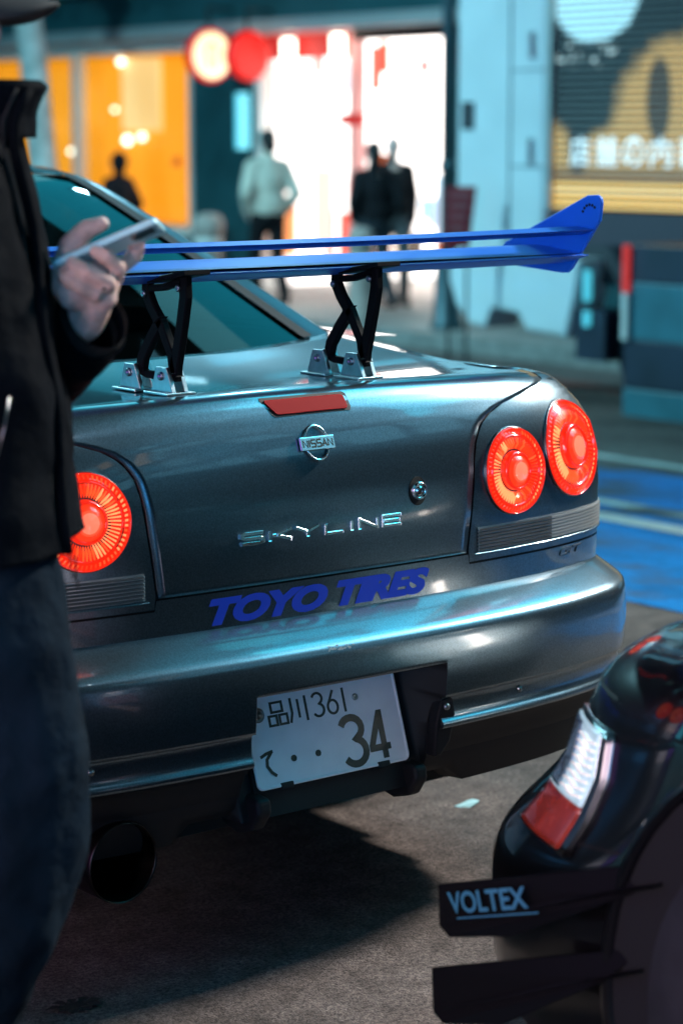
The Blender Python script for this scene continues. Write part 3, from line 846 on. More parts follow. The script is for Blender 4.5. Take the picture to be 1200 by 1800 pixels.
# lower valance in bare black plastic
half = []
for s in [.20 + k*.04 for k in range(21)]:
    half.append([bsurf(min(s, BS[-1]), o, z - (.03 if abs(s-.5) < .2 and z < .3 else 0)) for o, z in ((.03,.372),(.032,.34),(.022,.31),(.0,.290),(-.06,.286),(-.2,.30))])
for h2 in (half, [[Vector((-p.x, p.y, p.z)) for p in c] for c in half[::-1]]):
    autosmooth(MB().grid(h2).build('lower_valance', DARK, car), 50)
# fins under the plate
for sx in (-1, 1):
    poly = [(.02,.36),(.03,.33),(-.028,.325),(-.032,.30),(-.01,.268),(.035,.255),(.07,.262),(.12,.30),(.2,.33),(.2,.36)]
    bevel(MB().prism(poly, lambda u, v, t: (sx*(.155+t), u, v), 0, .03).build('diffuser_fin', DARK, car), .008, 3)
# corner bracket of the recess
for sx in (1,):
    poly = [(.204,.44),(.228,.442),(.238,.41),(.232,.36),(.212,.335),(.198,.335),(.196,.40)]
    o = MB().prism(poly, lambda u, v, t: (sx*u, -.045 + t + (.44-v)*.12, v), 0, .03).build('plate_bracket', DARK, car)
    bevel(o, .005, 2)
    MB().lathe([(.0065,0),(.006,.003),(.003,.0045),(.0005,.005)], (sx*.212, -.046, .428), (0,-1,0), 14).build('screw', STEEL, o, True)
for sx, x in ((1,.40),(-1,-.50)):
    p = bsurf(BS[[i for i in range(len(BS)) if BPL[i].x < abs(x)][-1]], .071, .428); 
    MB().lathe([(.006,0),(.0055,.0025),(.003,.004),(.0005,.0045)], (x, p.y, p.z), (0,-1,0), 14).build('bumper_screw', STEEL, car, True)
# paint chips along the bumper edge
CHIP = pmat('chipped_primer', (.45,.46,.45), .8)
cm = MB()
for k in range(26):
    x = -.055 + random.random()*.055; z = .573 - random.random()*.007; r = .0006 + random.random()*.0016
    o = interp(z, [.5665,.5725], [.0818,.078]); p = bsurf(abs(x), o+.0006, z)
    cm.add([(x-r*2, p.y, z), (x, p.y-.0002, z-r), (x+r*2, p.y, z+.0002), (x, p.y+.0004, z+r)], [(0,1,2,3)])
ch = cm.build('paint_chips', CHIP, car); ch['kind'] = 'stuff'

# ---- number plate
pl_c = Vector((0, .0225, .410)); tilt = .317
UPV = Vector((0, math.sin(tilt), math.cos(tilt))); OUTV = Vector((0, -math.cos(tilt), math.sin(tilt)))
def pf(u, v, t): return pl_c + Vector((u,0,0)) + UPV*v + OUTV*t
def rrect(w, h, r, n=5):
    out = []
    for cx, cy, a in ((w/2-r,h/2-r,0),(-w/2+r,h/2-r,90),(-w/2+r,-h/2+r,180),(w/2-r,-h/2+r,270)):
        out += arc(cx, cy, r, r, a, a+90, n)
    return out
plate = MB().prism(rrect(.33,.165,.012), pf, -.001, .0012).build('number_plate', PLATE, car)
rim = MB(); ro = rrect(.33,.165,.012); ri = rrect(.322,.157,.009)
rim.grid([[pf(u,v,.0012) for u,v in ro], [pf(u,v,.0032) for u,v in [(a[0]*.992,a[1]*.986) for a in ro]], [pf(u,v,.0032) for u,v in ri], [pf(u,v,.0012) for u,v in [(a[0]*.988,a[1]*.98) for a in ri]]], True)
rim.build('plate_rim', PLATE, plate, True)
ink = lambda lines, w, name: strokes(MB(), lines, w, pf, .0013, .0026).build(name, PLATEINK, plate)
# small top line: two characters and three digits
T0 = .022; TH = .040
def sq(x, z, w, h): return [(x,z),(x+w,z),(x+w,z+h),(x,z+h),(x,z)]
ink([sq(-.109,T0+.021,.023,.016), sq(-.116,T0-.001,.016,.016), sq(-.094,T0-.001,.016,.016)], .0042, 'kanji')
ink([[(-.067,T0+.040),(-.0665,T0+.014),(-.072,T0-.002)], [(-.052,T0+.036),(-.052,T0+.004)], [(-.036,T0+.040),(-.036,T0-.003)]], .0042, 'kanji')
def d3(x, z, w, h): return [arc(x+w*.45, z+h*.76, w*.5, h*.235, 160, -75, 12) + arc(x+w*.45, z+h*.27, w*.55, h*.27, 75, -150, 14)]
def d6(x, z, w, h): return [[(x+w*.72, z+h), (x+w*.3, z+h*.62)] + arc(x+w*.5, z+h*.29, w*.5, h*.29, 150, 510, 24)]
ink(d3(-.020,T0,.021,.040), .0042, 'digit')
ink(d6(.010,T0,.021,.040), .0042, 'digit')
ink([[(.046,T0+.041),(.046,T0-.001)]], .0042, 'digit')
# hiragana and dots
ink([[(-.148,-.0275),(-.136,-.023),(-.122,-.0205)], [(-.125,-.022),(-.136,-.033),(-.1375,-.044),(-.131,-.055),(-.122,-.0625)]], .0052, 'hiragana')
for x in (-.081, -.029): 
    strokes(MB(), [arc(x, -.039, .0028, .0028, 0, 360, 10)], .0056, pf, .0013, .0030).build('dot', PLATEINK, plate)
# big 34
ink(d3(.030,-.071,.044,.081), .0125, 'digit')
ink([[(.1145,-.071),(.1145,.008),(.1135,.008),(.088,-.047),(.088,-.051),(.128,-.051)]], .0115, 'digit')
MB().lathe([(.013,.0012),(.013,.004),(.011,.006),(.010,.0045),(.007,.0045),(.006,.006),(.0005,.0065)], pf(-.138,.043,0), OUTV, 26).build('seal', DULLCHROME, plate, True)
MB().lathe([(.006,.0012),(.0055,.004),(.003,.0045),(.0005,.003)], pf(.071,.043,0), OUTV, 16).build('screw', STEEL, plate, True)
for x in (-.105, .105): bevel(MB().prism([(x-.013,-.087),(x+.013,-.087),(x+.013,-.0755),(x-.013,-.0755)], pf, -.002, .005).build('plate_clip', DARK, plate), .002, 2)
MB().prism([(-.17,-.085),(.17,-.085),(.17,.08),(-.17,.08)], pf, -.012, -.004).build('plate_holder', DARK, plate)
MB().prism([(-.185,-.112),(.185,-.112),(.19,-.07),(-.19,-.07)], pf, -.04, -.016).build('lower_lip', DARK, car)

# ---- third brake light, badge, lettering, lock
def fpatch(name, poly, mat, parent, t0, t1, bev=None):
    o = MB().prism(poly, lambda u, v, t: face(u, v, t), t0, t1).build(name, mat, parent)
    return bevel(o, *bev) if bev else o
bl = [(-.084,.9765),(.0835,.9765),(.0885,.9735),(.0895,.955),(.086,.9495),(-.064,.9485),(-.070,.951),(-.0855,.973)]
fr = fpatch('high_brake_light', [(u*1.03+(.002 if u > 0 else -.002), .9625+(v-.9625)*1.12) for u, v in bl], DARK, car, -.004, .0012)
fpatch('lens', [(u*.97, .9625+(v-.9625)*.85) for u, v in bl], BRAKE3, fr, 0, .0035, (.0012, 2))
ef = lambda u, v, t: face(u, v, t) 
em = MB()
rowsE = []
for k in range(36):
    a = 2*math.pi*k/36; c0 = (.0245*math.cos(a), .9005 + .0285*math.sin(a))
    rr = []
    for j in range(8):
        b = 2*math.pi*j/8; q = 1 + .0024*math.cos(b)/.026
        rr.append(face(c0[0]*q, .9005 + (c0[1]-.9005)*q, .004 + .0024*math.sin(b)))
    rowsE.append(rr)
rowsE.append(rowsE[0])
badge = MB().grid(rowsE, True).build('badge', CHROME, car, True)
bevel(MB().prism([(-.0365,.8895),(.0365,.8895),(.0365,.9115),(-.0365,.9115)], ef, .002, .0075).build('badge_bar', CHROME, badge), .0012, 2)
g = MB(); glyph_word(g, 'NISSAN', -.031, .031, .8935, .9075, .0026, ef, .0074, .0079, gap=.30); g.build('badge_lettering', PLATEINK, badge)
for ch, x0, x1 in (('S',-.170,-.127),('K',-.114,-.069),('Y',-.060,-.010),('L',.004,.041),('I',.054,.066),('N',.077,.117),('E',.130,.170)):
    g = MB(); glyph_word(g, ch, x0, x1, .744, .7665, .0056, ef, .0, .0045); bevel(g.build('letter', CHROME, car), .001, 1)
fpatch('lock_recess', [(.2130+.0205*math.cos(2*math.pi*k/24), .799+.0255*math.sin(2*math.pi*k/24)) for k in range(24)], SEAM, car, .0002, .0008)
lc = face(.213, .800); lk = MB().lathe([(.0165,0),(.0165,.005),(.015,.009),(.0125,.010),(.0115,.007),(.0085,.007),(.008,.009),(.0005,.009)], lc, (0,-1,0), 32).build('boot_lock', CHROME, car, True)
MB().box(.213-.0015, .213+.0015, lc.y-.0103, lc.y-.0088, .800-.005, .800+.005).build('key_slot', SEAM, lk)
vs, fsx = text2d('TOYO TIRES', .475, .046, -.2355, .6165, shear=.30, offset=.062, space=.95)
mk('sticker_lettering', [face(u, v, .0012) for u, v in vs], fsx, TOYO, car)
g = MB()
for ch, x0, x1 in (('G',.590,.622),('T',.628,.660)): glyph_word(g, ch, x0, x1, .6345, .6495, .0032, ef, 0, .0022, slant=.35)
g.build('trim_badge', DULLCHROME, car)

# ---- tail lamps
def tail_lamp(x, z, r, sgn):
    s0 = s_of_x(x, z)
    def P(ang, rr, h):
        p = surf(s0 + math.cos(ang)*rr*r, z + math.sin(ang)*rr*r, h + .004)
        return Vector((p.x*sgn, p.y, p.z))
    seg = 96
    ringrow = lambda rr, h: [P(2*math.pi*k/seg, rr, h) for k in range(seg)]
    lamp = MB().grid([ringrow(1.025,-.012), ringrow(1.025,.002), ringrow(1.015,.0045), ringrow(1.0,.0035), ringrow(.99,-.006)], True).build('tail_lamp', LENSRED, car, True)
    MB().grid([ringrow(1.055,-.008), ringrow(1.052,-.001), ringrow(1.042,.0012), ringrow(1.026,-.0005)], True).build('bezel', DULLCHROME, lamp, True)
    # outer toothed ring and main fluted reflector: real flutes, hot or dull glow painted in by angle
    fl = MB(); NR = 56
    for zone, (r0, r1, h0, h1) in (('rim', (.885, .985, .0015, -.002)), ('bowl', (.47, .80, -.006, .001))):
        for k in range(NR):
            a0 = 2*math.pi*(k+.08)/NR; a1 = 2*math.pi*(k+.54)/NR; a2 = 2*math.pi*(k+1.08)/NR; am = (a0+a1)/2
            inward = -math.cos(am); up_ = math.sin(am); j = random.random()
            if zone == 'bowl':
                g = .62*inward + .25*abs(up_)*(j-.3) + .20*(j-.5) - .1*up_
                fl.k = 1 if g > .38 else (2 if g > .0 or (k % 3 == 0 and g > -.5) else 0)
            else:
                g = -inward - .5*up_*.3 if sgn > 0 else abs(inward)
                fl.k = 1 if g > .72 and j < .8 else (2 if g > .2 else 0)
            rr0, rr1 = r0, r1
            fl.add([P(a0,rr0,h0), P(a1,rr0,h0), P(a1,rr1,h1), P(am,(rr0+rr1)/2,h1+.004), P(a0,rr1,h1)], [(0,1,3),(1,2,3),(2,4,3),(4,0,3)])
            fl.k = 3
            fl.add([P(a1,rr0,h0-.001), P(a2,rr0,h0-.001), P(a2,rr1,h1-.001), P(a1,rr1,h1-.001)], [(0,1,2,3)])
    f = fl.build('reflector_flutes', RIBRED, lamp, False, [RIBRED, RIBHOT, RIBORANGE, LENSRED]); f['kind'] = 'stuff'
    MB().grid([ringrow(1.0,-.004), ringrow(.86,-.004), ringrow(.845,.002), ringrow(.815,.002), ringrow(.80,-.006), ringrow(.47,-.009)], True).build('reflector', LENSRED, lamp, True)
    MB().grid([ringrow(.475,-.006), ringrow(.46,.006), ringrow(.40,.010), ringrow(.385,.007)], True).build('inner_ring', LENSRED, lamp, True)
    MB().grid([ringrow(.385,.006), ringrow(.33,.009), ringrow(.27,.0115)], True).build('centre_lens', RIBRED, lamp, True)
    MB().grid([ringrow(.27,.0115), ringrow(.22,.0128)], True).build('centre_lens', CORE, lamp, True)
    MB().grid([ringrow(.22,.0128), ringrow(.12,.0143), ringrow(.05,.0148), ringrow(.002,.015)], True).build('bulb_glow', COREHOT, lamp, True)
for sgn in (1, -1):
    tail_lamp(.4575, .8115, .0765, sgn)
    tail_lamp(.637, .838, .090, sgn)
# reverse lamp strips
def strip_lamp(sgn):
    s0 = s_of_x(.357, .69); s1 = s_of_x(.357, .69) + .50
    def row(z, o):
        r = [surf(s0 + (s1-s0)*j/50, z, o) for j in range(51)]
        return r if sgn > 0 else [Vector((-p.x, p.y, p.z)) for p in r][::-1]
    rr = [row(.674,-.004), row(.674,.0015)]
    n = 7
    for k in range(n):
        z = .676 + k*.006; rr += [row(z,.0040), row(z+.0032,.0034), row(z+.0036,.0006), row(z+.0056,.0006)]
    rr += [row(.7185,.0018), row(.7185,-.004)]
    L = MB().grid(rr).build('reverse_lamp', STRIPLENS, car)
    # darker inner half
    d = [[surf(s0 + .003 + .165*j/20, z, .0031) for j in range(21)] for z in (.6765,.69,.7,.7165)]
    for i in range(3):
        pass
    def ledge(z, o, k): 
        r = [surf(s0 - .008 + (s1-s0+.008)*j/50, z, o) for j in range(51)]
        return r if sgn > 0 else [Vector((-p.x, p.y, p.z)) for p in r][::-1]
    MB().grid([ledge(.6715,-.004,0), ledge(.6715,.004,0), ledge(.669,.0045,0), ledge(.668,-.002,0)]).build('lamp_ledge', PAINT, L, True)
    dd = MB()
    for k in range(n):
        z = .676 + k*.006
        rws = []
        for zz, o in ((z-.0002,.0004),(z,.0046),(z+.0032,.0040),(z+.0036,.0010)):
            r = [surf(s0 + .002 + .20*j/20, zz, o) for j in range(21)]
            rws.append(r if sgn > 0 else [Vector((-p.x, p.y, p.z)) for p in r][::-1])
        dd.grid(rws)
    q = dd.build('lens_ribs', STRIPDARK, L); q['kind'] = 'stuff'
for sgn in (1, -1): strip_lamp(sgn)

# ---- exhaust
ex = MB().lathe([(.050,.75),(.055,.45),(.060,.30),(.0635,.22),(.0655,.02),(.0668,.004),(.0655,0),(.0635,.004),(.061,.05),(.058,.3),(.050,.34),(.001,.345)], (-.432,-.005,.262), (-.06,1,.0), 44).build('exhaust_pipe', EXH, car, True)
MB().lathe([(.04,.10),(.042,.10),(.042,.3),(.04,.3)], (-.432,-.005,.262), (-.06,1,0), 30).build('inner_pipe', EXH, ex, True)

# ---- rear wing
wing = MB().box(-.758, .758, .195, .205, 1.181, 1.189).build('rear_wing', ANOD, car)   # spar inside the main plane
def foil(chord, thick, camber, aoa, c, span, dih, n=14):
    """section loop in (y, z); leading edge towards +y"""
    loop = []
    for side in (1, -1):
        for k in range(n+1):
            t = k/n if side > 0 else 1-k/n
            xx = (1-math.cos(math.pi*t))/2
            th = 5*thick*(.2969*math.sqrt(xx) - .126*xx - .3516*xx**2 + .2843*xx**3 - .1015*xx**4)
            cb = -camber*4*xx*(1-xx)
            if side < 0 and k in (0, n): continue
            loop.append((c[0] + (.5-xx)*chord, c[1] + cb + side*th))
    ca, sa = math.cos(aoa), math.sin(aoa)
    loop = [(c[0] + (y-c[0])*ca - (z-c[1])*sa, c[1] + (y-c[0])*sa + (z-c[1])*ca) for y, z in loop]
    rows = []
    for j in range(17):
        x = (j/8-1)*span
        rows.append([Vector((x, y, z + dih*(x/span)**2)) for y, z in loop])
    b = MB(); b.grid(rows, True)
    return b
foil(.185, .034, .006, .02, (.268, 1.185), .757, .003).build('main_plane', BLUE, wing, True)
foil(.066, .016, .003, -.02, (.196, 1.229), .757, .006).build('upper_flap', BLUE, wing, True)
EPP = [Vector((a, b, 0)) for a, b in ((.151,1.252),(.146,1.286),(.149,1.296),(.158,1.301),(.184,1.300),(.412,1.204),(.421,1.197),(.424,1.174),(.421,1.164),(.410,1.159),(.250,1.149),(.236,1.150),(.226,1.157))]
for sx in (-1, 1):
    e = bevel(MB().prism([(p.x, p.y) for p in EPP], lambda u, v, t: (sx*(.757+t), u, v), 0, .009).build('end_plate', EPBLUE, wing), .0025, 2)
    for k in range(6):
        a = R(20 + k*22)
        MB().lathe([(.0028,.0),(.0028,.0012),(.0003,.0013)], (sx*.757 - sx*.0, .175+.02*math.cos(a), 1.268+.02*math.sin(a)-.006), (-sx,0,0), 8).build('rivet', SEAM, e)
def yz(mb, pts, w, x0, x1):
    strokes(mb, [pts], w, lambda u, v, t: Vector((t, u, v)), x0, x1)
for sx in (-1, 1):
    X = sx*.2025
    st = MB()
    yz(st, [(.250,1.172),(.250,1.150),(.236,1.128),(.213,1.104),(.240,1.075),(.266,1.042),(.272,1.020)], .021, X-.007, X+.007)
    yz(st, [(.213,1.108),(.196,1.080),(.178,1.052),(.172,1.02)], .019, X-.007, X+.007)
    yz(st, [(.140,1.185),(.138,1.150),(.147,1.11),(.160,1.062),(.168,1.035),(.170,1.018)], .022, X-.007, X+.007)
    yz(st, [(.285,1.022),(.255,1.014),(.20,1.012),(.165,1.016)], .013, X-.006, X+.006)
    yz(st, [(.255,1.158),(.20,1.163),(.145,1.176)], .012, X-.006, X+.006)
    s_o = bevel(st.build('wing_stand', ANOD, wing), .002, 1)
    bevel(MB().prism([(.282,1.166),(.284,1.172),(.238,1.178),(.236,1.171)], lambda u, v, t: (X+t, u, v), -.026, .026).build('top_bracket', ANOD, s_o), .001, 1)
    bevel(MB().prism([(.215,1.170),(.216,1.178),(.105,1.196),(.103,1.188)], lambda u, v, t: (X+t, u, v), -.026, .026).build('top_bracket', ANOD, s_o), .001, 1)
    for y, z in ((.252,1.150),(.150,1.164)):
        MB().lathe([(.006,.0065),(.006,.010),(.004,.011),(.0005,.009)], (X, y, z), (-1,0,0), 12).build('bolt', STEEL, s_o, True)
    for yb in (.285, .188):
        zb = deck_z(X, yb)
        ft = bevel(MB().prism([(yb-.036,zb+.001),(yb+.036,zb+.001),(yb+.036,zb+.005),(yb-.036,zb+.005)], lambda u, v, t: (X+t, u, v), -.030, .028).build('wing_foot', ALU, wing), .0008, 1)
        for xo in (-.0165, .0085):
            bevel(MB().prism([(yb-.032,zb+.005),(yb+.032,zb+.005),(yb+.017,zb+.046),(yb-.013,zb+.046)], lambda u, v, t: (X+xo+t, u, v), 0, .008).build('cheek_plate', ALU, ft), .0008, 1)
        MB().lathe([(.0075,.0),(.0075,.002),(.0062,.004),(.004,.0035),(.0005,.002)], (X-.0165, yb+.002, zb+.031), (-1,0,0), 14).build('bolt', STEEL, ft, True)

# ================================================================== BLACK CAR PARKED BEHIND (its front left corner shows)
bcar = thing('parked_black_car', (.58, -2.5, 0), 'glossy black car with winglets on its bumper, parked behind the grey coupe', 'car', 'parked cars')
BX = .53
P2 = catmull([(0,-.35,0),(.3,-.38,0),(.5,-.435,0),(.63,-.515,0),(.715,-.615,0),(.775,-.75,0),(.81,-.91,0),(.825,-1.1,0),(.83,-1.5,0),(.83,-2.5,0),(.83,-3.6,0),(.81,-4.2,0),(.70,-4.5,0),(.4,-4.6,0),(0,-4.62,0)], 12)
S2, N2 = plan_frames(P2)
N2 = [-n for n in N2]
Z2 = [.12,.16,.22,.35,.44,.50,.56,.62,.66,.69,.72,.735,.745]
F2 = [.07,.03,.005,0,.008,.02,.03,.045,.065,.10,.17,.26,.42]
G2 = [.05,.02,.005,0,.0,.003,.007,.014,.020,.030,.048,.072,.13]
def surf2(s, z, out=0., sgn=-1):
    p, n = plan_at(s, P2, S2, N2); w = min(1, abs(n.x))
    d = interp(z, Z2, F2)*(1-w) + interp(z, Z2, G2)*w - out
    q = p - n*d
    q.y -= interp(z, [.33,.37,.40,.43,.46,.50,.56,.64,.75], [0,.004,.018,.045,.075,.112,.152,.172,.2])*max(0, min(1, (q.y+1.5)/.75))
    bow = max(0, min(1, (-q.y-.9)/1.0))*.13*max(0, (z-.6)/.145)
    return Vector((BX + sgn*max(q.x, 0), q.y, z + bow))
LA0, LA1 = (.905, .80), (1.035, .915)          # lamp edges (s at top z .655 / at bottom z .455), set below
def body2(sgn):
    zz = [.12,.14,.16,.19,.22,.28,.33,.35,.37,.385,.40,.415,.43,.445,.46,.48,.50,.53,.56,.59,.62,.64,.66,.675,.69,.705,.72,.735,.745]
    ss = [i*.025 for i in range(60)]
    s = ss[-1]
    while s < S2[-1]-.15: s += .12; ss.append(s)
    ss.append(S2[-1])
    rows = [[surf2(s, z, 0, sgn) for s in ss] for z in zz]
    last = rows[-1]
    for k in range(1, 5):
        rows.append([Vector((p.x + (BX-p.x)*k/4, p.y + (max(min(p.y, -1.0), -4.0)-p.y)*k/4, p.z + .035*math.sin(math.pi/2*k/4))) for p in last])
    if sgn > 0: rows = [r[::-1] for r in rows]
    return MB().grid(rows).build('body', BLACKPAINT, bcar, True)
for sgn in (-1, 1): body2(sgn)
MB().box(BX-.76, BX+.76, -4.4, -1.0, .13, .5).build('underbody', SEAM, bcar)
# cabin
rows = []
for h in [0,.25,.5,.75,.9,1]:
    hw = .68 - .17*h**1.5; y0 = -1.75 - .85*h; y1 = -3.75 + .55*h; z = .86 + .40*h
    rows.append([(BX-hw,y1+.1,z),(BX-hw,y0-.15,z),(BX-hw*.8,y0-.02,z+.01),(BX,y0+.04,z+.015),(BX+hw*.8,y0-.02,z+.01),(BX+hw,y0-.15,z),(BX+hw,y1+.1,z),(BX+hw*.8,y1,z),(BX,y1-.05,z),(BX-hw*.8,y1,z)])
MB().grid(rows, True).build('cabin_glass', GLASS, bcar, True)
MB().add([Vector(p)+Vector((0,0,.004)) for p in rows[-1]] + [(BX,-2.9,1.31)], [(i,(i+1)%10,10) for i in range(10)]).build('roof', BLACKPAINT, bcar, True)
MB().box(BX-.62, BX+.62, -3.5, -1.9, .6, .84).build('interior', INT, bcar)
LENSGREY = pmat('lens_shade_grey', (.20, .32, .38), .2, .2, coat=1, noise=(60, .4)); LENSRIB = pmat('lens_rib_white', (.85, .8, .8), .25, 0, coat=1, emit=(1,.85,.82), es=.5)  # rib glow and grey patch put the lens's bright and dull sides into colour
# corner lamp: clear upper, amber lower, their faint glow standing in for reflections
def lampS(z):
    t = (z-.452)/.165
    return (LAMP_L[0] + (LAMP_L[1]-LAMP_L[0])*t, LAMP_R[0] + (LAMP_R[1]-LAMP_R[0])*t)
LAMP_L = (.770, .725); LAMP_R = (.955, .890)
def lamp_patch(z0, z1, o, a=0., b=1., nz=8, ns=12, ribs=0):
    rows = []
    zl = [z0] + [z0 + (z1-z0)*i/nz for i in range(nz+1)] + [z1]
    ul = [a] + [a + (b-a)*j/ns for j in range(ns+1)] + [b]
    for i, z in enumerate(zl):
        l, r = lampS(z); row = []
        for j, u in enumerate(ul):
            e = i in (0, len(zl)-1) or j in (0, len(ul)-1)
            row.append(surf2(l + (r-l)*u, z, -.004 if e else o + (ribs if ribs and i % 2 else 0)))
        rows.append(row)
    return MB().grid(rows)
hl = lamp_patch(.446, .622, .006, -.05, 1.05, 14).build('corner_lamp', DULLCHROME, bcar, True)
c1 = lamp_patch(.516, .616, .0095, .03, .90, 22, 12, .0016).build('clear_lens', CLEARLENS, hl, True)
lamp_patch(.520, .612, .0118, .05, .36, 22, 6, .0008).build('lens_shade', LENSGREY, hl, True)
for k in range(8):
    z = .527 + k*.0105; l, r = lampS(z); rb_ = MB()
    rb_.tube([surf2(l + (r-l)*(.40 + .46*q/8), z + .002*math.sin(q), .0135) for q in range(9)], .0019, 6).build('lens_rib', LENSRIB, hl, True)
a1 = lamp_patch(.452, .514, .0105, .03, .90, 8).build('amber_lens', AMBER, hl, True)
lamp_patch(.450, .620, .011, .93, 1.03, 14).build('lamp_edge_trim', DULLCHROME, hl, True)
# seam of the bonnet and the bumper joint
def line2(name, pts, w, mat, o=.0008):
    rows = []
    for s, z in pts: rows.append([surf2(s, z-w/2, o), surf2(s, z+w/2, o)])
    return MB().grid(rows).build(name, mat, bcar, True)
line2('bumper_seam', [(.80+.02*k, .445+.003*k) for k in range(14)], .005, SEAM)
line2('bonnet_seam', [(.1+.04*k, .663) for k in range(20)], .005, SEAM)
# canards
def canard(y0, z0, y1, z1, hgt, X, lettering):
    dy = y1-y0; dz = z1-z0
    poly = [(y0+.004,z0),(y1,z1),(y1+.05,z1-.055),(y0-.13,z0-hgt+.030),(y0-.02,z0-hgt),(y0+.0,z0-hgt+.012)]
    c = bevel(MB().prism(poly, lambda u, v, t: (X+t + .18*max(0,(y0-u)/.4)**2*.5, u, v), 0, .006).build('canard', ANOD, bcar), .0015, 1)
    b = MB(); rows = []
    for k in range(9):
        t = k/8; y = y0 - .005 + (y1-y0)*t; z = z0 - hgt + .010 + (z1-z0+hgt*.55)*t
        sI = 0
        bx = BX - interp(-y, [.40,.485,.565,.665,.79,.93,1.1], [0,.5,.63,.715,.775,.81,.825]) 
        rows.append([Vector((X + .18*max(0,(y0-y)/.4)**2*.5, y, z)), Vector(((X+bx)/2, y, z-.004)), Vector((bx+.03, y, z-.006))])
    o = b.grid(rows).build('blade', ANOD, c); m = o.modifiers.new('t','SOLIDIFY'); m.thickness = .006
    if lettering:
        vs, fz = text2d('VOLTEX', .150, .030, 0, 0, offset=.022)
        ux = Vector((0, dy, dz)).normalized(); uz = Vector((0, -ux.z, ux.y)); uz = uz if uz.z > 0 else -uz
        o0 = Vector((X-.0015, y0-.012, z0)) - uz*.0365 + ux*.004
        mk('lettering', [o0 + ux*u + uz*v + Vector((.18*max(0,(u*.95)/.4)**2*.5, 0, 0)) for u, v in vs], fz, VOLT, c)
        strokes(MB(), [[(.012,-.0065),(.165,-.0065)]], .002, lambda u, v, t: o0 + ux*u + uz*v + Vector((.18*max(0,(u*.95)/.4)**2*.5 - t, 0, 0)), 0, .0004).build('underline', VOLT, c)
    return c
canard(-.690, .392, -1.05, .503, .070, -.36, True)
canard(-.678, .268, -1.02, .382, .075, -.36, False)
wheel(-.195, -1.32, bcar, -1, .315, .315, .22)
MB().lathe([(.001,-.02),(.352,-.02),(.357,.004),(.35,.006),(.001,.006)], (-.296, -1.32, .33), (-1,0,0), 40).build('wheel_arch', SEAM, bcar, True)
MB().lathe([(.350,-.01),(.352,.010),(.362,.013),(.372,.008),(.376,-.01)], (-.296, -1.32, .33), (-1,0,0), 48).build('arch_lip', BLACKPAINT, bcar, True)
wheel(-.13, -3.75, bcar, -1, .315, .315, .22); wheel(1.29, -1.27, bcar, 1, .315, .315, .22); wheel(1.29, -3.75, bcar, 1, .315, .315, .22)

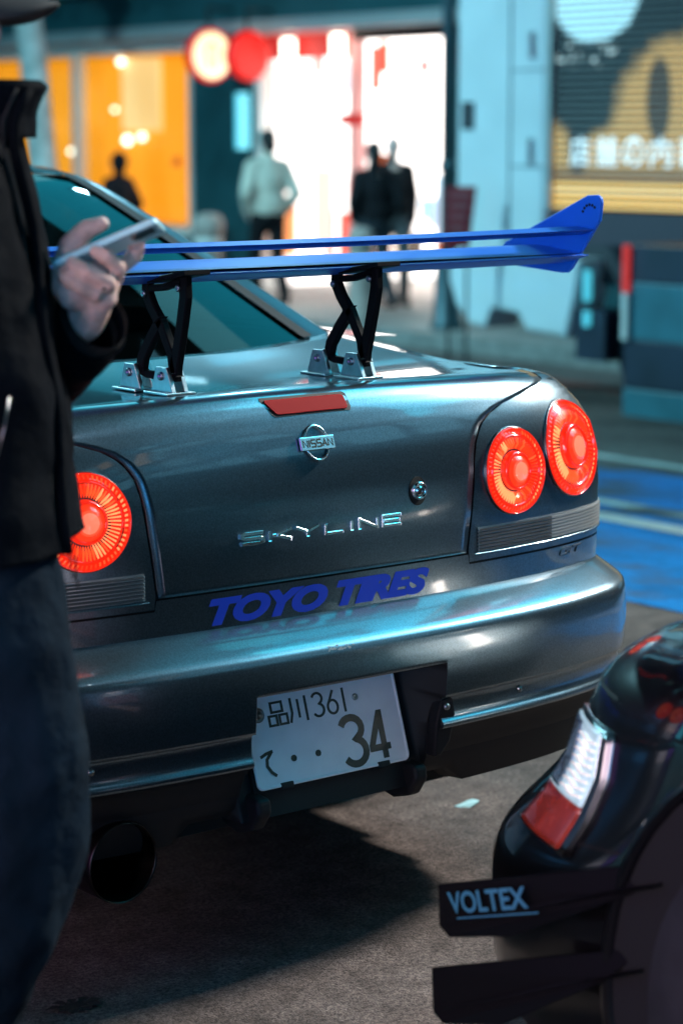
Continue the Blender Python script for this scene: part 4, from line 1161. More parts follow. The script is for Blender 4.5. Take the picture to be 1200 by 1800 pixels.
# ================================================================== ADVERTISING TRUCK ACROSS THE STREET
def ad_material():
    m = bpy.data.materials.new('printed_shutter'); m.use_nodes = True; nt = m.node_tree; b = nt.nodes['Principled BSDF']
    geo = nt.nodes.new('ShaderNodeNewGeometry'); sep = nt.nodes.new('ShaderNodeSeparateXYZ'); nt.links.new(geo.outputs['Position'], sep.inputs[0])
    def math_(op, a, b_=None):
        n = nt.nodes.new('ShaderNodeMath'); n.operation = op
        for i, v in enumerate((a, b_)):
            if v is None: continue
            if isinstance(v, (int, float)): n.inputs[i].default_value = v
            else: nt.links.new(v, n.inputs[i])
        return n.outputs[0]
    Y, Z = sep.outputs['Y'], sep.outputs['Z']
    ns = nt.nodes.new('ShaderNodeTexNoise'); ns.inputs['Scale'].default_value = 9; nt.links.new(geo.outputs['Position'], ns.inputs['Vector'])
    wob = math_('MULTIPLY', math_('SUBTRACT', ns.outputs['Fac'], .5), .25)
    def ell(cy, cz, ry, rz_, soft=.1):
        a = math_('POWER', math_('ABSOLUTE', math_('DIVIDE', math_('SUBTRACT', Y, cy), ry)), 2); c = math_('POWER', math_('ABSOLUTE', math_('DIVIDE', math_('SUBTRACT', Z, cz), rz_)), 2)
        d = math_('ADD', math_('SQRT', math_('ADD', a, c)), wob)
        mr = nt.nodes.new('ShaderNodeMapRange'); mr.inputs['From Min'].default_value = 1+soft; mr.inputs['From Max'].default_value = 1-soft
        nt.links.new(d, mr.inputs['Value']); return mr.outputs[0]
    def above(z, soft=.02):
        mr = nt.nodes.new('ShaderNodeMapRange'); mr.inputs['From Min'].default_value = z-soft; mr.inputs['From Max'].default_value = z+soft
        nt.links.new(Z, mr.inputs['Value']); return mr.outputs[0]
    def mix(f, a, b_):
        n = nt.nodes.new('ShaderNodeMix'); n.data_type = 'RGBA'
        nt.links.new(f, n.inputs[0])
        for i, v in ((6, a), (7, b_)):
            if isinstance(v, tuple): n.inputs[i].default_value = (*v, 1)
            else: nt.links.new(v, n.inputs[i])
        return n.outputs[2]
    TAN = (.62, .34, .11); DK = (.012, .022, .026)
    c = mix(above(1.62, .25), TAN, DK)
    c = mix(ell(7.62, 1.75, .42, .34), c, DK)
    c = mix(ell(7.68, 1.45, .09, .35), c, DK)
    c = mix(ell(6.75, 1.45, .62, .55), c, TAN)
    c = mix(ell(6.98, 1.62, .10, .26), c, (.07, .045, .03))
    c = mix(ell(8.0, 1.42, .09, .22), c, DK)
    vo = nt.nodes.new('ShaderNodeTexVoronoi'); vo.inputs['Scale'].default_value = 14; nt.links.new(geo.outputs['Position'], vo.inputs['Vector'])
    dots = math_('MULTIPLY', math_('LESS_THAN', vo.outputs['Distance'], .33), ell(7.6, 1.92, .34, .09))
    c = mix(dots, c, (.5, .55, .52))
    c = mix(ell(7.55, 2.32, .40, .34, .03), c, (.55, .85, .90))
    c = mix(math_('SUBTRACT', 1, above(1.19, .05)), c, (.18, .09, .045))
    c = mix(math_('SUBTRACT', 1, above(1.12, .02)), c, (.95, .48, .10))
    c = mix(math_('MULTIPLY', math_('SUBTRACT', 1, above(1.075, .008)), above(1.055, .008)), c, (1, .80, .5))
    nt.links.new(c, b.inputs['Base Color']); nt.links.new(c, b.inputs['Emission Color']); b.inputs['Emission Strength'].default_value = .42
    b.inputs['Roughness'].default_value = .4
    return m
ADM = ad_material()
TRW = pmat('truck_white', (.62, .70, .72), .4, coat=.4, noise=(3, .05))
TRD = pmat('truck_chassis', (.02, .022, .03), .6)
NAVY = pmat('navy_panel', (.006, .014, .035), .5, noise=(4,.3)); TEALP = pmat('teal_panel', (.025, .14, .18), .45, noise=(4,.2))
tr = thing('advertising_truck', (9, 6, -.3), 'white advertising truck with a printed brown louvred side', 'truck')
body = bevel(MB().box(8.0, 9.9, 7.97, 8.86, .62, 2.95).build('rear_body', TRW, tr), .06, 4)
MB().box(8.031, 9.88, 3.3, 7.9, .96, 2.95).build('box_core', TRD, tr)
bevel(MB().box(7.975, 8.02, 7.905, 7.955, .93, 2.95).build('corner_post', pmat('post_metal', (.5,.5,.48), .35, .6), tr), .006, 2)
n_sl = 46
for k in range(n_sl):
    z = .945 + k*.0435
    b = MB(); b.prism([(0,z),(.022,z+.003),(.026,z+.014),(.020,z+.028),(0,z+.030)], lambda u, v, t: (8.030-u, t, v), 3.32, 7.898)
    b.build('louvre_slat', ADM, tr)
def ontruck(u, v, t): return Vector((7.998 - t, 7.80 - u, v))
for i, ch in enumerate('店舗の内装'):
    vs, fz = text2d(ch, .185, .185, 0, 0, offset=.012)
    if fz: mk('kanji', [ontruck(u + .06 + i*.235, v + 1.212, 0) for u, v in vs], fz, pmat('white_print', (.75,.82,.82), .5, emit=(.75,.95,1), es=.55), tr)
# body details: seams, vent, handles
SEAMT = pmat('truck_seam', (.16,.22,.24), .6)
MB().box(7.992, 8.0, 8.30, 8.31, .63, 2.9).build('door_seam', SEAMT, tr)
MB().box(7.992, 8.0, 7.99, 8.29, 1.20, 1.21).build('door_seam', SEAMT, tr)
MB().box(7.992, 8.0, 7.99, 8.29, 1.82, 1.83).build('door_seam', SEAMT, tr)
MB().box(7.985, 8.0, 8.665, 8.775, 1.445, 1.625).build('vent', TRD, tr)
for z in (1.22, 1.9): bevel(MB().box(7.96, 8.0, 8.09, 8.13, z, z+.17).build('door_handle', TRW, tr), .008, 2)
skp = [(7.74,.10),(7.80,.12),(8.12,.13),(8.2,.24),(8.45,.26),(8.52,.12),(8.68,.14),(8.82,.26),(8.90,.44),(8.89,.60),(8.80,.66),(7.62,.62),(7.66,.4)]
bevel(MB().prism(skp, lambda u, v, t: (7.985+t, u, v), 0, .3).build('rear_skirt', TRW, tr), .03, 4)
MB().box(8.2, 9.7, 3.0, 8.5, .45, .94).build('chassis', TRD, tr)
MB().box(7.99, 8.2, 3.4, 7.6, .72, .93).build('side_rail', pmat('rail_plum', (.05,.035,.05), .5), tr)
MB().box(7.97, 7.985, 7.98, 8.06, .60, .64).build('marker_lamp', REDGLOW, tr)
for z0, z1 in ((.36,.56),(.20,.30)): bevel(MB().box(7.95, 8.0, 7.52, 7.55, z0, z1).build('marker_lamp', pmat('marker_cyan', (.1,.4,.5), .4, emit=(.1,.75,.95), es=.5), tr), .01, 2)
MB().box(8.0, 8.3, 7.4, 7.66, -.02, .3).build('battery_box', NAVY, tr)
for y in (7.05, 3.9):
    for x, o in ((8.22,-1),(9.68,1)): wheel(x, y, tr, o, -.28+.36 + (0 if x < 9 else -.06), .36, .24)
cab = bevel(MB().prism([(3.2,.3),(3.2,2.5),(2.2,2.5),(1.75,1.6),(1.6,.9),(1.6,.3)], lambda u, v, t: (8.05+t, u, v), 0, 1.8).build('cab', TRW, tr), .06, 3)
MB().prism([(2.95,1.5),(2.95,2.3),(2.3,2.3),(1.95,1.5)], lambda u, v, t: (8.045+t, u, v), 0, .006).build('cab_window', PHONEG, cab)

# banded cabinet beside the truck
cb = thing('street_cabinet', (7.6, 6.3, rz(7.6)), 'navy and teal banded cabinet with a red and white reflector post', 'cabinet')
zb = rz(7.6)
for z0, z1, mt, nm in ((0,.17,TEALP,'lower_panel'),(.174,.46,NAVY,'navy_panel'),(.464,.80,TEALP,'upper_panel'),(.804,1.02,NAVY,'navy_panel')):
    bevel(MB().box(7.42, 8.05-.1, 5.0, 6.66, zb+z0, zb+z1).build(nm, mt, cb), .006, 2)
for k in range(4):
    MB().box(7.39, 7.415, 6.61, 6.65, zb+.46+k*.14, zb+.598+k*.14).build('reflector_band', [WHITEFR, WHITEFR, REDB, WHITEFR][k] if k < 3 else REDB, cb)

# red notice board by the lamp post
rb = thing('notice_board', (7.75, 8.5, rz(7.75)), 'small red notice board on legs beside the advertising truck', 'sign')
zb = rz(7.75)
rbp = [(-.10,.93),(.055,.93),(.10,1.33),(-.10,1.33)]
REDBOARD = pmat('red_board', (.42,.02,.03), .5, noise=(12,.3))
rdir = Vector((.784,-.621,0))
rfn = lambda u, v, t: Vector((7.75, 8.5, zb)) + rdir*u + Vector((0,0,v)) + Vector((.62,.78,0))*t
bevel(MB().prism(rbp, rfn, 0, .02).build('board', REDBOARD, rb), .004, 2)
for u in (-.08, .04): MB().tube([rfn(u,0,.03), rfn(u,1.0,.03)], .010, 8).build('leg', DARK, rb)
for k in range(4): MB().prism([(-.08,1.26-.07*k),(.06-.012*k,1.26-.07*k),(.06-.012*k,1.285-.07*k),(-.08,1.285-.07*k)], rfn, -.003, -.001).build('printed_line', pmat('pale_print', (.55,.3,.3), .6), rb)

# stone bollards on the far pavement
STONE = pmat('bollard_stone', (.36, .30, .27), .7, noise=(10, .2), bump=(40, .3))
def bollard(x, y, r, h, label):
    t = thing('bollard', (x, y, -.25), label, 'bollard', 'stone bollards on the far pavement')
    MB().lathe([(r*.98,0),(r*.98,.08),(r*.9,.10),(r*.9,h-.2),(r,h-.18),(r,h-.12),(r*.95,h-.06),(r*.7,h-.015),(r*.3,h),(.001,h+.003)], (x,y,-.25), (0,0,1), 24).build('post', STONE, t, True)
    MB().lathe([(r*.905,h-.30),(r*.93,h-.295),(r*.93,h-.25),(r*.905,h-.245)], (x,y,-.25), (0,0,1), 24).build('band', WHITEFR, t, True)
bollard(10.66, 15.55, .155, .90, 'short round topped stone bollard beside the man in white')
bollard(10.64, 13.15, .125, .84, 'short round topped stone bollard between the lamp post and the strolling men')

# pale barked tree at the kerb
BARK = pmat('pale_bark', (.42, .46, .44), .75, noise=(7, .35), bump=(20, .5))
LEAF = pmat('night_leaf', (.03, .06, .025), .6)
tree = thing('street_tree', (10.7, 18.7, -.25), 'pale barked street tree leaning over the far pavement', 'tree')
tp = [(10.70,18.55,-.26),(10.70,18.58,.4),(10.68,18.68,1.2),(10.66,18.78,2.2),(10.6,18.9,3.2),(10.5,19.0,4.6)]
tkn = MB().tube(tp, [.24,.165,.155,.15,.14,.11], 16).build('trunk', BARK, tree, True)
limbs = []
for k in range(7):
    a = k*2.4; z = 3.0 + k*.28; b0 = Vector((10.6, 18.9, z)); d = Vector((math.cos(a), math.sin(a), .75)).normalized()
    pts = [b0, b0+d*.7, b0+d*1.5+Vector((0,0,.2)), b0+d*2.1+Vector((.1,0,.5))]; limbs.append(pts)
    MB().tube(pts, [.06,.045,.028,.012], 8).build('limb', BARK, tree, True)
lf = MB()
for k in range(1700):
    L = random.choice(limbs); p = Vector(random.choice(L[1:])) + Vector((random.gauss(0,.35), random.gauss(0,.35), random.gauss(.1,.3)))
    u = Vector((random.gauss(0,1),random.gauss(0,1),random.gauss(0,1))).normalized()*.07; w = u.orthogonal().normalized()*.04
    lf.add([p-u, p+w, p+u, p-w], [(0,1,2,3)])
lf.build('crown', LEAF, tree)
KNOT = MB().lathe([(.05,0),(.045,.02),(.02,.035),(.001,.03)], (10.56, 18.62, .62), (-.62,-.78,0), 14).build('knot', pmat('bark_knot', (.14,.12,.10), .8), tree, True)

# ================================================================== PEOPLE
from mathutils import noise as mnoise
def frame_of(loc, ang, k=1.0):
    return Matrix.Translation(Vector(loc)) @ Matrix.Rotation(ang, 4, 'Z') @ Matrix.Scale(k, 4)
def passer(loc, ang, height, label, top_c, low_c, step=.18, hair=True, arms='swing', hood=False, skirt=0.0, bag=False):
    """local frame: +Y the way the person faces, +X to their right"""
    t = thing('person', loc, label, 'person', 'people on the far pavement')
    k = height/1.72; M = frame_of(loc, ang, k); vox = .016
    J = pmat('coat', top_c, .85, noise=(5, .25), spec=.15); T = pmat('trousers', low_c, .85, spec=.15)
    hip = .90
    la = [(-.09,0,hip),(-.10,step*.6,.50),(-.10,step*.35 if step else 0,.09)]; ra = [(.09,0,hip),(.10,.02-step*.1,.49),(.10,-step*1.1,.12)]
    bm = bmesh.new()
    ellipsoid(bm, (0,.02,1.60), (.075,.095,.115)); capsule(bm, (0,-.01,1.40), (0,.0,1.52), .055, .052); ellipsoid(bm, (0,.115,1.585), (.015,.02,.02))
    for s in (-1,1): ellipsoid(bm, (s*.077,.01,1.59), (.012,.02,.03))
    capsule(bm, (0,0,.95), (0,0,1.35), .10, .11)
    for s in (-1,1):
        if arms == 'phone' and s > 0: el = (.2,.05,1.08); ha = (.10,.25,1.15)
        elif arms == 'pocket': el = (s*.27,-.08,1.10); ha = (s*.20,.04,.93)
        else: el = (s*.24,-.03,1.10); ha = (s*.24,.06*s,.84)
        capsule(bm, (s*.16,0,1.36), el, .04, .034); capsule(bm, el, ha, .034, .026)
        h = Vector(ha); d = (h - Vector(el)).normalized()
        ellipsoid(bm, h + d*.05, (.026,.034,.045))
        for q in range(4): capsule(bm, h + d*.07 + Vector((0,.03-.02*q,0)), h + d*(.13-.008*abs(q-1)) + Vector((-.012*s,.03-.02*q,0)), .0095, .008, 6)
        capsule(bm, h + d*.03 + Vector((0,.035,0)), h + d*.07 + Vector((0,.055,0)), .011, .009, 6)
    for leg in (la, ra):
        for i in range(2): capsule(bm, leg[i], leg[i+1], [.07,.05][i], [.05,.035][i])
        capsule(bm, (leg[2][0],leg[2][1]-.03,leg[2][2]-.04), (leg[2][0],leg[2][1]+.12,leg[2][2]-.055), .03, .028)
    b = melt('body', bm, vox*.75, SKIN, t, 2, M)
    bm = bmesh.new()
    capsule(bm, (-.13,0,1.36), (.13,0,1.36), .085, .085); ellipsoid(bm, (0,0,1.22), (.20,.135,.24)); ellipsoid(bm, (0,0,1.0), (.195,.135,.22 + skirt))
    capsule(bm, (0,-.02,1.40), (0,-.015,1.47), .085, .07)
    for s in (-1,1):
        if arms == 'phone' and s > 0: el = (.2,.05,1.08); ha = (.10,.25,1.15)
        elif arms == 'pocket': el = (s*.27,-.08,1.10); ha = (s*.20,.04,.93)
        else: el = (s*.24,-.03,1.10); ha = (s*.24,.06*s,.86)
        capsule(bm, (s*.17,0,1.36), el, .075, .062); capsule(bm, el, ha, .062, .05)
    if hood: ellipsoid(bm, (0,-.02,1.61), (.105,.115,.135)); 
    melt('jacket', bm, vox, J, t, 3, M)
    bm = bmesh.new()
    ellipsoid(bm, (0,0,.88), (.165,.125,.14))
    for leg in (la, ra):
        capsule(bm, leg[0], leg[1], .095, .075); capsule(bm, leg[1], leg[2], .075, .062)
    melt('trousers', bm, vox, T, t, 3, M)
    for leg in (la, ra):
        bm = bmesh.new(); x, y, z = leg[2]
        capsule(bm, (x,y-.04,z-.05), (x,y+.13,z-.062), .042, .036); capsule(bm, (x,y-.02,z-.045), (x,y-.01,z+.02), .045, .045)
        melt('shoe', bm, .012, DARK, t, 2, M)
    if hair:
        bm = bmesh.new(); ellipsoid(bm, (0,-.015,1.635), (.086,.098,.092)); ellipsoid(bm, (0,-.06,1.57), (.075,.05,.09))
        if hood is False and skirt: ellipsoid(bm, (0,-.07,1.45), (.08,.05,.16))
        melt('hair', bm, .012, HAIR, t, 2, M)
    return t
AWAY = R(-38.4)                       # back turned to the camera
passer((11.02, 15.05, -.25), AWAY + R(25), 1.71, 'man in a pale cream jacket and black trousers seen from behind', (.60,.56,.47), (.01,.01,.012), .16, arms='pocket')
passer((11.56, 14.10, -.25), AWAY + R(25), 1.60, 'man in a black jacket with black hair walking past the white shop', (.012,.013,.016), (.03,.04,.05), .22, arms='pocket')
passer((12.08, 14.44, -.25), AWAY + R(200), 1.66, 'bald man in an open dark coat walking close beside the black jacketed man', (.03,.028,.032), (.10,.11,.12), .16, hair=False)
passer((10.78, 17.33, -.25), AWAY + R(50), 1.47, 'small hooded figure in black crossing in front of the orange window', (.006,.007,.010), (.006,.007,.010), .12, hood=True, hair=False, arms='pocket', skirt=.1)

# ------------------------------------------------------------------ the phone user beside the coupe
PL = Vector((-.873, -.41, 0))
FV = Vector((.784, -.6208, 0)); SV = Vector((-.6208, -.784, 0))
me_p = thing('person', PL, 'person in black jacket, dark jeans and cap looking at a phone behind the grey coupe', 'person')
def L3(f, s, z): return PL + FV*f + SV*s + Vector((0,0,z))
FM = Matrix(((FV.x, SV.x, 0, PL.x), (FV.y, SV.y, 0, PL.y), (0, 0, 1, 0), (0, 0, 0, 1)))
# body: head, neck, trunk, arms, hands, legs as one skin, in (f, s, z)
bm = bmesh.new()
HC = (-.10, .0, 1.560)
ellipsoid(bm, (HC[0]-.01,0,HC[2]+.03), (.098,.076,.095)); ellipsoid(bm, (HC[0]+.03,0,HC[2]-.045), (.062,.058,.07)); 
ellipsoid(bm, (HC[0]+.098,0,HC[2]-.02), (.018,.012,.022)); ellipsoid(bm, (HC[0]+.085,0,HC[2]-.062), (.012,.022,.010)); ellipsoid(bm, (HC[0]+.075,0,HC[2]-.095), (.02,.025,.018))
for s in (-1,1): ellipsoid(bm, (HC[0]-.01,s*.077,HC[2]-.01), (.022,.010,.032)); ellipsoid(bm, (HC[0]+.08,s*.03,HC[2]+.01), (.012,.016,.010))
capsule(bm, (-.10,0,1.38), (-.10,0,1.51), .058, .055)
capsule(bm, (-.09,0,.92), (-.09,0,1.30), .10, .11); capsule(bm, (-.09,-.15,1.36), (-.09,.15,1.36), .06, .06)
for s in (1,):
    capsule(bm, (-.09,.18,1.36), (-.17,.25,1.10), .042, .036); capsule(bm, (-.17,.25,1.10), (-.06,.20,.93), .036, .028)
    ellipsoid(bm, (-.03,.19,.90), (.04,.02,.05)); 
    for q in range(4): capsule(bm, (-.03+.018*q-.02,.19,.87), (-.02+.018*q-.02,.185,.80+.01*abs(q-1)), .009, .008, 7)
    capsule(bm, (.0,.18,.91), (.03,.165,.86), .011, .009, 7)
capsule(bm, (-.09,-.18,1.36), (-.05,-.22,1.10), .042, .038); capsule(bm, (-.05,-.22,1.10), (.105,-.05,1.176), .036, .030)
# the hand that holds the phone
def H(px, py, s):     # picture-plane measurement (photo px at the hand's distance) -> local coordinates
    return (.015 + px*.00071, s, 1.582 - py*.0007)
def chain(pts, rad):
    for i in range(len(pts)-1): capsule(bm, pts[i], pts[i+1], rad[i], rad[i+1], 12)
capsule(bm, (.105,-.05,1.176), H(148,545,-.03), .030, .027)
ellipsoid(bm, H(140,512,-.028), (.040,.020,.034)); ellipsoid(bm, H(112,508,.0), (.021,.022,.034)); ellipsoid(bm, H(168,500,-.03), (.024,.02,.032))
ellipsoid(bm, H(120,530,-.012), (.024,.024,.020)); ellipsoid(bm, H(160,535,-.018), (.026,.022,.018))
chain([H(196,482,-.040), H(222,462,-.050), H(230,440,-.047), H(214,432,-.036)], [.0115,.0105,.0098,.0088])           # index
chain([H(190,497,-.030), H(199,478,.002), H(182,458,.020), H(163,448,.017)], [.0120,.0112,.0103,.0092])           # middle
chain([H(180,516,-.022), H(182,505,.016), H(150,483,.034), H(122,468,.026)], [.0118,.0112,.0106,.0090])           # ring
chain([H(160,532,-.014), H(158,525,.018), H(128,507,.034), H(102,490,.026)], [.0110,.0104,.0096,.0082])           # little
chain([H(104,512,.004), H(101,478,-.004), H(112,440,-.012), H(140,412,-.014), H(170,400,-.012)], [.019,.0165,.0150,.0130,.0098])   # thumb
for s, dx in ((.10,0),(-.10,-.05)):
    capsule(bm, (-.08,s,.90), (.0+dx,s,.52), .07, .05); capsule(bm, (.0+dx,s,.52), (-.14+dx,s,.10), .05, .035)
    capsule(bm, (-.17+dx,s,.05), (.0+dx,s,.035), .03, .026)
pbody = melt('body', bm, .0027, SKIN, me_p, 3, FM)
def rng(c, r, ax, name):
    pass
rc = L3(*H(176,503,.016)); rax = (L3(*H(150,483,.034)) - L3(*H(182,505,.016))).normalized()
MB().lathe([(.0112,-.0022),(.0122,-.0022),(.0124,0),(.0122,.0022),(.0112,.0022)], rc, rax, 24).build('finger_ring', SILVER, me_p, True)
nl = bmesh.new(); nc = L3(*H(168,395,-.006)); bmesh.ops.create_uvsphere(nl, u_segments=14, v_segments=8, radius=1, matrix=Matrix.Translation(nc - PL) @ Matrix.Rotation(R(-38), 4, 'Z') @ Matrix.Rotation(R(-18), 4, 'Y') @ Matrix.Diagonal((.0075,.0055,.004,1)))
nm = bpy.data.meshes.new('thumbnail'); nl.to_mesh(nm); nl.free(); nm.materials.append(pmat('nail', (.78,.55,.52), .3)); no = bpy.data.objects.new('thumbnail', nm); COL.objects.link(no); no.parent = me_p
for q in nm.polygons: q.use_smooth = True
# jacket: lofted tube, wrinkled
def wrinkle(p, n, amt, sc):
    return n * (amt*(mnoise.noise(Vector((p.x*sc, p.y*sc, p.z*sc*.6))) + .5*mnoise.noise(Vector((p.x*sc*2.3+5, p.y*sc*2.3, p.z*sc*1.6)))))
def loft(name, rings, mat, par, seg=64, amt=.008, sc=9, close_ring=True):
    rows = []
    for (z, cf, cs, rf, rb, rs, e) in rings:
        r = []
        for k in range(seg):
            a = 2*math.pi*k/seg; ca, sa = math.cos(a), math.sin(a)
            f = (rf if ca > 0 else rb)*math.copysign(abs(ca)**e, ca); s = rs*math.copysign(abs(sa)**e, sa)
            p = L3(cf+f, cs+s, z); n = (FV*ca + SV*sa)
            r.append(p + wrinkle(p, n, amt, sc))
        rows.append(r)
    return MB().grid(rows, True).build(name, mat, par, True)
def dens(keys, n):
    out = []
    zs = [k[0] for k in keys]
    for i in range(n+1):
        z = zs[0] + (zs[-1]-zs[0])*i/n
        zi = -z; xs = [-q for q in zs] if zs[0] > zs[-1] else zs
        zz = zi if zs[0] > zs[-1] else z
        out.append((z,) + tuple(interp(zz, xs, [k[j] for k in keys]) for j in range(1, 7)))
    return out
JK = [(1.465,-.06,0,.095,.075,.10,.9),(1.43,-.065,0,.095,.08,.115,.9),(1.405,-.065,0,.098,.09,.17,.9),(1.37,-.07,0,.108,.10,.215,.85),(1.30,-.075,0,.130,.115,.225,.8),(1.20,-.08,0,.150,.12,.225,.75),(1.10,-.085,0,.168,.12,.225,.72),(1.0,-.085,0,.172,.125,.23,.7),(.94,-.085,0,.177,.13,.235,.68),(.895,-.085,0,.181,.13,.235,.66)]
jk = loft('jacket', dens(JK, 90), JACKET, me_p, 120, .015, 10)
m = jk.modifiers.new('t', 'SOLIDIFY'); m.thickness = .006; m.offset = -1
# stand collar, slightly open
CK = [(1.482,-.065,0,.130,.075,.090,.85),(1.475,-.055,0,.130,.076,.092,.85),(1.46,-.055,0,.122,.078,.095,.85),(1.44,-.055,0,.115,.08,.10,.85),(1.41,-.057,0,.113,.085,.115,.85)]
ck = loft('collar', dens(CK, 14), JACKET, jk, 60, .006, 12); m = ck.modifiers.new('t', 'SOLIDIFY'); m.thickness = .008
# front edge with zip tape
zp = MB(); pts = []
for i in range(31):
    z = 1.47 - i*(.575/30); f = interp(-z, [-1.47,-1.43,-1.40,-1.30,-1.2,-1.1,-1.0,-.895], [.058,.042,.042,.058,.070,.080,.088,.097])
    pts.append((f, .085 + .02*math.sin(i*.5), z))
zp.tube([L3(*p) for p in pts], .0075, 8).build('front_edge', JACKET, jk, True)
MB().tube([L3(f-.012, s+.012, z) for f, s, z in pts], .0022, 6).build('zip', RIBKNIT, jk, True)
MB().box(0,.001,0,.001,0,.001)
e0 = L3(.099,.09,.893)
MB().tube([e0, e0+Vector((0,0,-.02)), e0+FV*.004+Vector((0,0,-.035)), e0+FV*.007+Vector((0,0,-.022)), e0+FV*.006+Vector((0,0,-.002)), e0+FV*.009+Vector((0,0,-.045))], .0016, 6).build('zip_cord', RIBKNIT, jk, True)
MB().tube([L3(.045,.215,1.105), L3(.04,.226,1.07), L3(.03,.232,1.03)], 0.0014, 6).build('pocket_zip', DULLCHROME, jk, True)
# sleeves
def sleeve(pts, rads, amt=.006):
    P = catmull([Vector(L3(*p)) for p in pts], 10); n = len(P); rows = []
    rr = [interp(i/(n-1), [k/(len(rads)-1) for k in range(len(rads))], rads) for i in range(n)]
    prev = Vector((0,0,1))
    for i, p in enumerate(P):
        d = (P[min(i+1,n-1)] - P[max(i-1,0)]).normalized(); u = (prev - d*prev.dot(d)).normalized(); prev = u; w = d.cross(u)
        row = []
        for k in range(28):
            a = 2*math.pi*k/28; nn = u*math.cos(a) + w*math.sin(a); q = p + nn*rr[i]
            row.append(q + wrinkle(q, nn, amt, 16) + nn*.003*math.sin(i*1.1))
        rows.append(row)
    o = MB().grid(rows, True).build('sleeve', JACKET, jk, True); m = o.modifiers.new('t', 'SOLIDIFY'); m.thickness = .004; m.offset = -1
    return o
sl = sleeve([(-.08,-.17,1.36),(-.05,-.235,1.22),(-.03,-.23,1.11),(.05,-.13,1.125),(.118,-.045,1.172)], [.085,.08,.075,.068,.052])
sleeve([(-.09,.17,1.36),(-.14,.255,1.22),(-.18,.26,1.10),(-.11,.22,1.0),(-.06,.205,.95)], [.085,.078,.07,.062,.05])
MB().tube([L3(.100,-.068,1.158), L3(.118,-.046,1.174), L3(.126,-.036,1.181)], [.047,.047,.044], 24, False).build('cuff', RIBKNIT, sl, True)
# jeans
bm = bmesh.new()
ellipsoid(bm, (-.075,0,.89), (.135,.185,.13))
ch = [((-.035,.09,.87),.115),((.0,.10,.76),.108),((.025,.105,.63),.102),((.018,.105,.54),.098),((-.012,.105,.43),.096),((-.055,.105,.32),.092),((-.10,.105,.20),.088),((-.13,.105,.07),.086)]
for i in range(len(ch)-1): capsule(bm, ch[i][0], ch[i+1][0], ch[i][1], ch[i+1][1], 16)
ch2 = [((p[0]-.06,-.10,p[2]), r) for p, r in ch]
for i in range(len(ch2)-1): capsule(bm, ch2[i][0], ch2[i+1][0], ch2[i][1], ch2[i+1][1], 16)
jn = melt('jeans', bm, .010, DENIM, me_p, 3, FM)
for v in jn.data.vertices:
    p = v.co; v.co = p + wrinkle(p, v.normal.copy(), .013, 10)
for s, dx in ((.105,0),(-.10,-.06)):
    bm = bmesh.new(); capsule(bm, (-.18+dx,s,.045), (.03+dx,s,.04), .045, .04); ellipsoid(bm, (-.15+dx,s,.07), (.06,.045,.05))
    melt('shoe', bm, .008, RUBBER, me_p, 2, FM)
# cap
cp = MB(); rows = []
for i in range(9):
    t = i/8*math.pi/2
    rows.append([L3(HC[0]-.01+.112*math.cos(t)*math.cos(a), .092*math.cos(t)*math.sin(a), HC[2]+.035+.105*math.sin(t)) for a in [2*math.pi*k/32 for k in range(32)]])
cap = cp.grid(rows, True).build('cap', CAPM, me_p, True)
rows = []
for i in range(7):
    q = i/6
    rows.append([L3(HC[0]+.06 + .098*q*math.cos(a)**.6 + .03*math.cos(a), .088*math.sin(a)*(1-.12*q), HC[2]+.030 - .024*q - .028*math.sin(a)**2 + .012) for a in [R(-78+156*k/20) for k in range(21)]])
br = MB().grid(rows).build('cap_brim', CAPM, cap, True); m = br.modifiers.new('t', 'SOLIDIFY'); m.thickness = .005
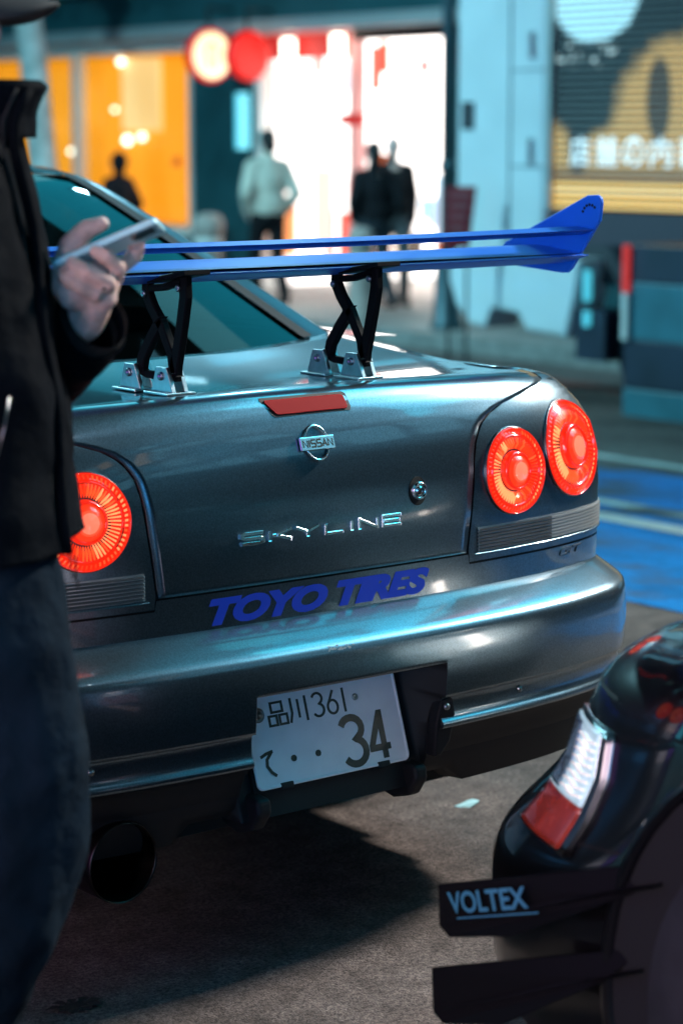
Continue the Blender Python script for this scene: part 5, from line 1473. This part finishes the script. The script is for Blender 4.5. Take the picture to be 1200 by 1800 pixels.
# phone in the hand
ph = thing('mobile_phone', L3(*H(165,440,0)), 'pale blue mobile phone in a clear case held in one hand', 'phone')
A = Vector(L3(*H(82,470,.020))); B = Vector(L3(*H(255,396,.020)))
Lx = (B-A).normalized(); Wx = (Vector(L3(*H(300,404,-.048))) - B); Wx = (Wx - Lx*Wx.dot(Lx)).normalized(); Nx = Lx.cross(Wx); Nx = Nx if Nx.z > 0 else -Nx
ln = (B-A).length + .012; wd = .073
def pfn(u, v, t): return A + Lx*u + Wx*v + Nx*t
rp = [(x + ln/2, y + wd/2) for x, y in rrect(ln, wd, .010)]
bevel(MB().prism(rp, pfn, -.0048, .0038).build('case', PHONEB, ph), .0022, 3)
MB().prism([(x + ln/2, y + wd/2) for x, y in rrect(ln-.006, wd-.006, .008)], pfn, .0039, .0046).build('screen', PHONEG, ph)
MB().prism([(x + ln-.024, y + wd*.30) for x, y in rrect(.032, .030, .007)], pfn, -.0072, -.0049).build('camera_module', PHONEG, ph)
for u0, u1 in ((.055,.068),(.074,.087)): MB().prism([(u0,-.0012),(u1,-.0012),(u1,.001),(u0,.001)], pfn, -.0012, .0012).build('side_button', PHONEB, ph)

# ------------------------------------------------------------------ litter on the road
pc = MB()
rr = [(.03*math.cos(a)*(1+.25*math.sin(3*a)), .018*math.sin(a)*(1+.2*math.cos(2*a))) for a in [2*math.pi*k/14 for k in range(14)]]
pc.prism(rr, lambda u, v, t: (.80+u, .555+v, .002+t+.004*math.sin(u*90)), 0, .0012)
top(pc.build('paper_scrap', pmat('scrap_paper', (.35,.62,.66), .6)), 'tiny pale scrap of paper on the asphalt under the grey coupe', 'litter')
lc_ = MB()
for k in range(9):
    a = k*.7; r = .02 + .012*random.random()
    lc_.add([(-.47+.012*math.cos(a), .09+.01*math.sin(a), .003), (-.47+(r+.01)*math.cos(a-.3), .09+r*math.sin(a-.3), .006), (-.47+(r+.022)*math.cos(a), .09+(r+.008)*math.sin(a), .004), (-.47+(r+.01)*math.cos(a+.3), .09+r*math.sin(a+.3), .007)], [(0,1,2,3)])
lc_.add([(-.49,.08,.0035),(-.45,.082,.0035),(-.452,.105,.0035),(-.488,.102,.0035)], [(0,1,2,3)])
top(lc_.build('dry_leaf', pmat('leaf_brown', (.015,.01,.008), .8)), 'dark crumpled dry leaf on the asphalt beside the phone user', 'leaf')
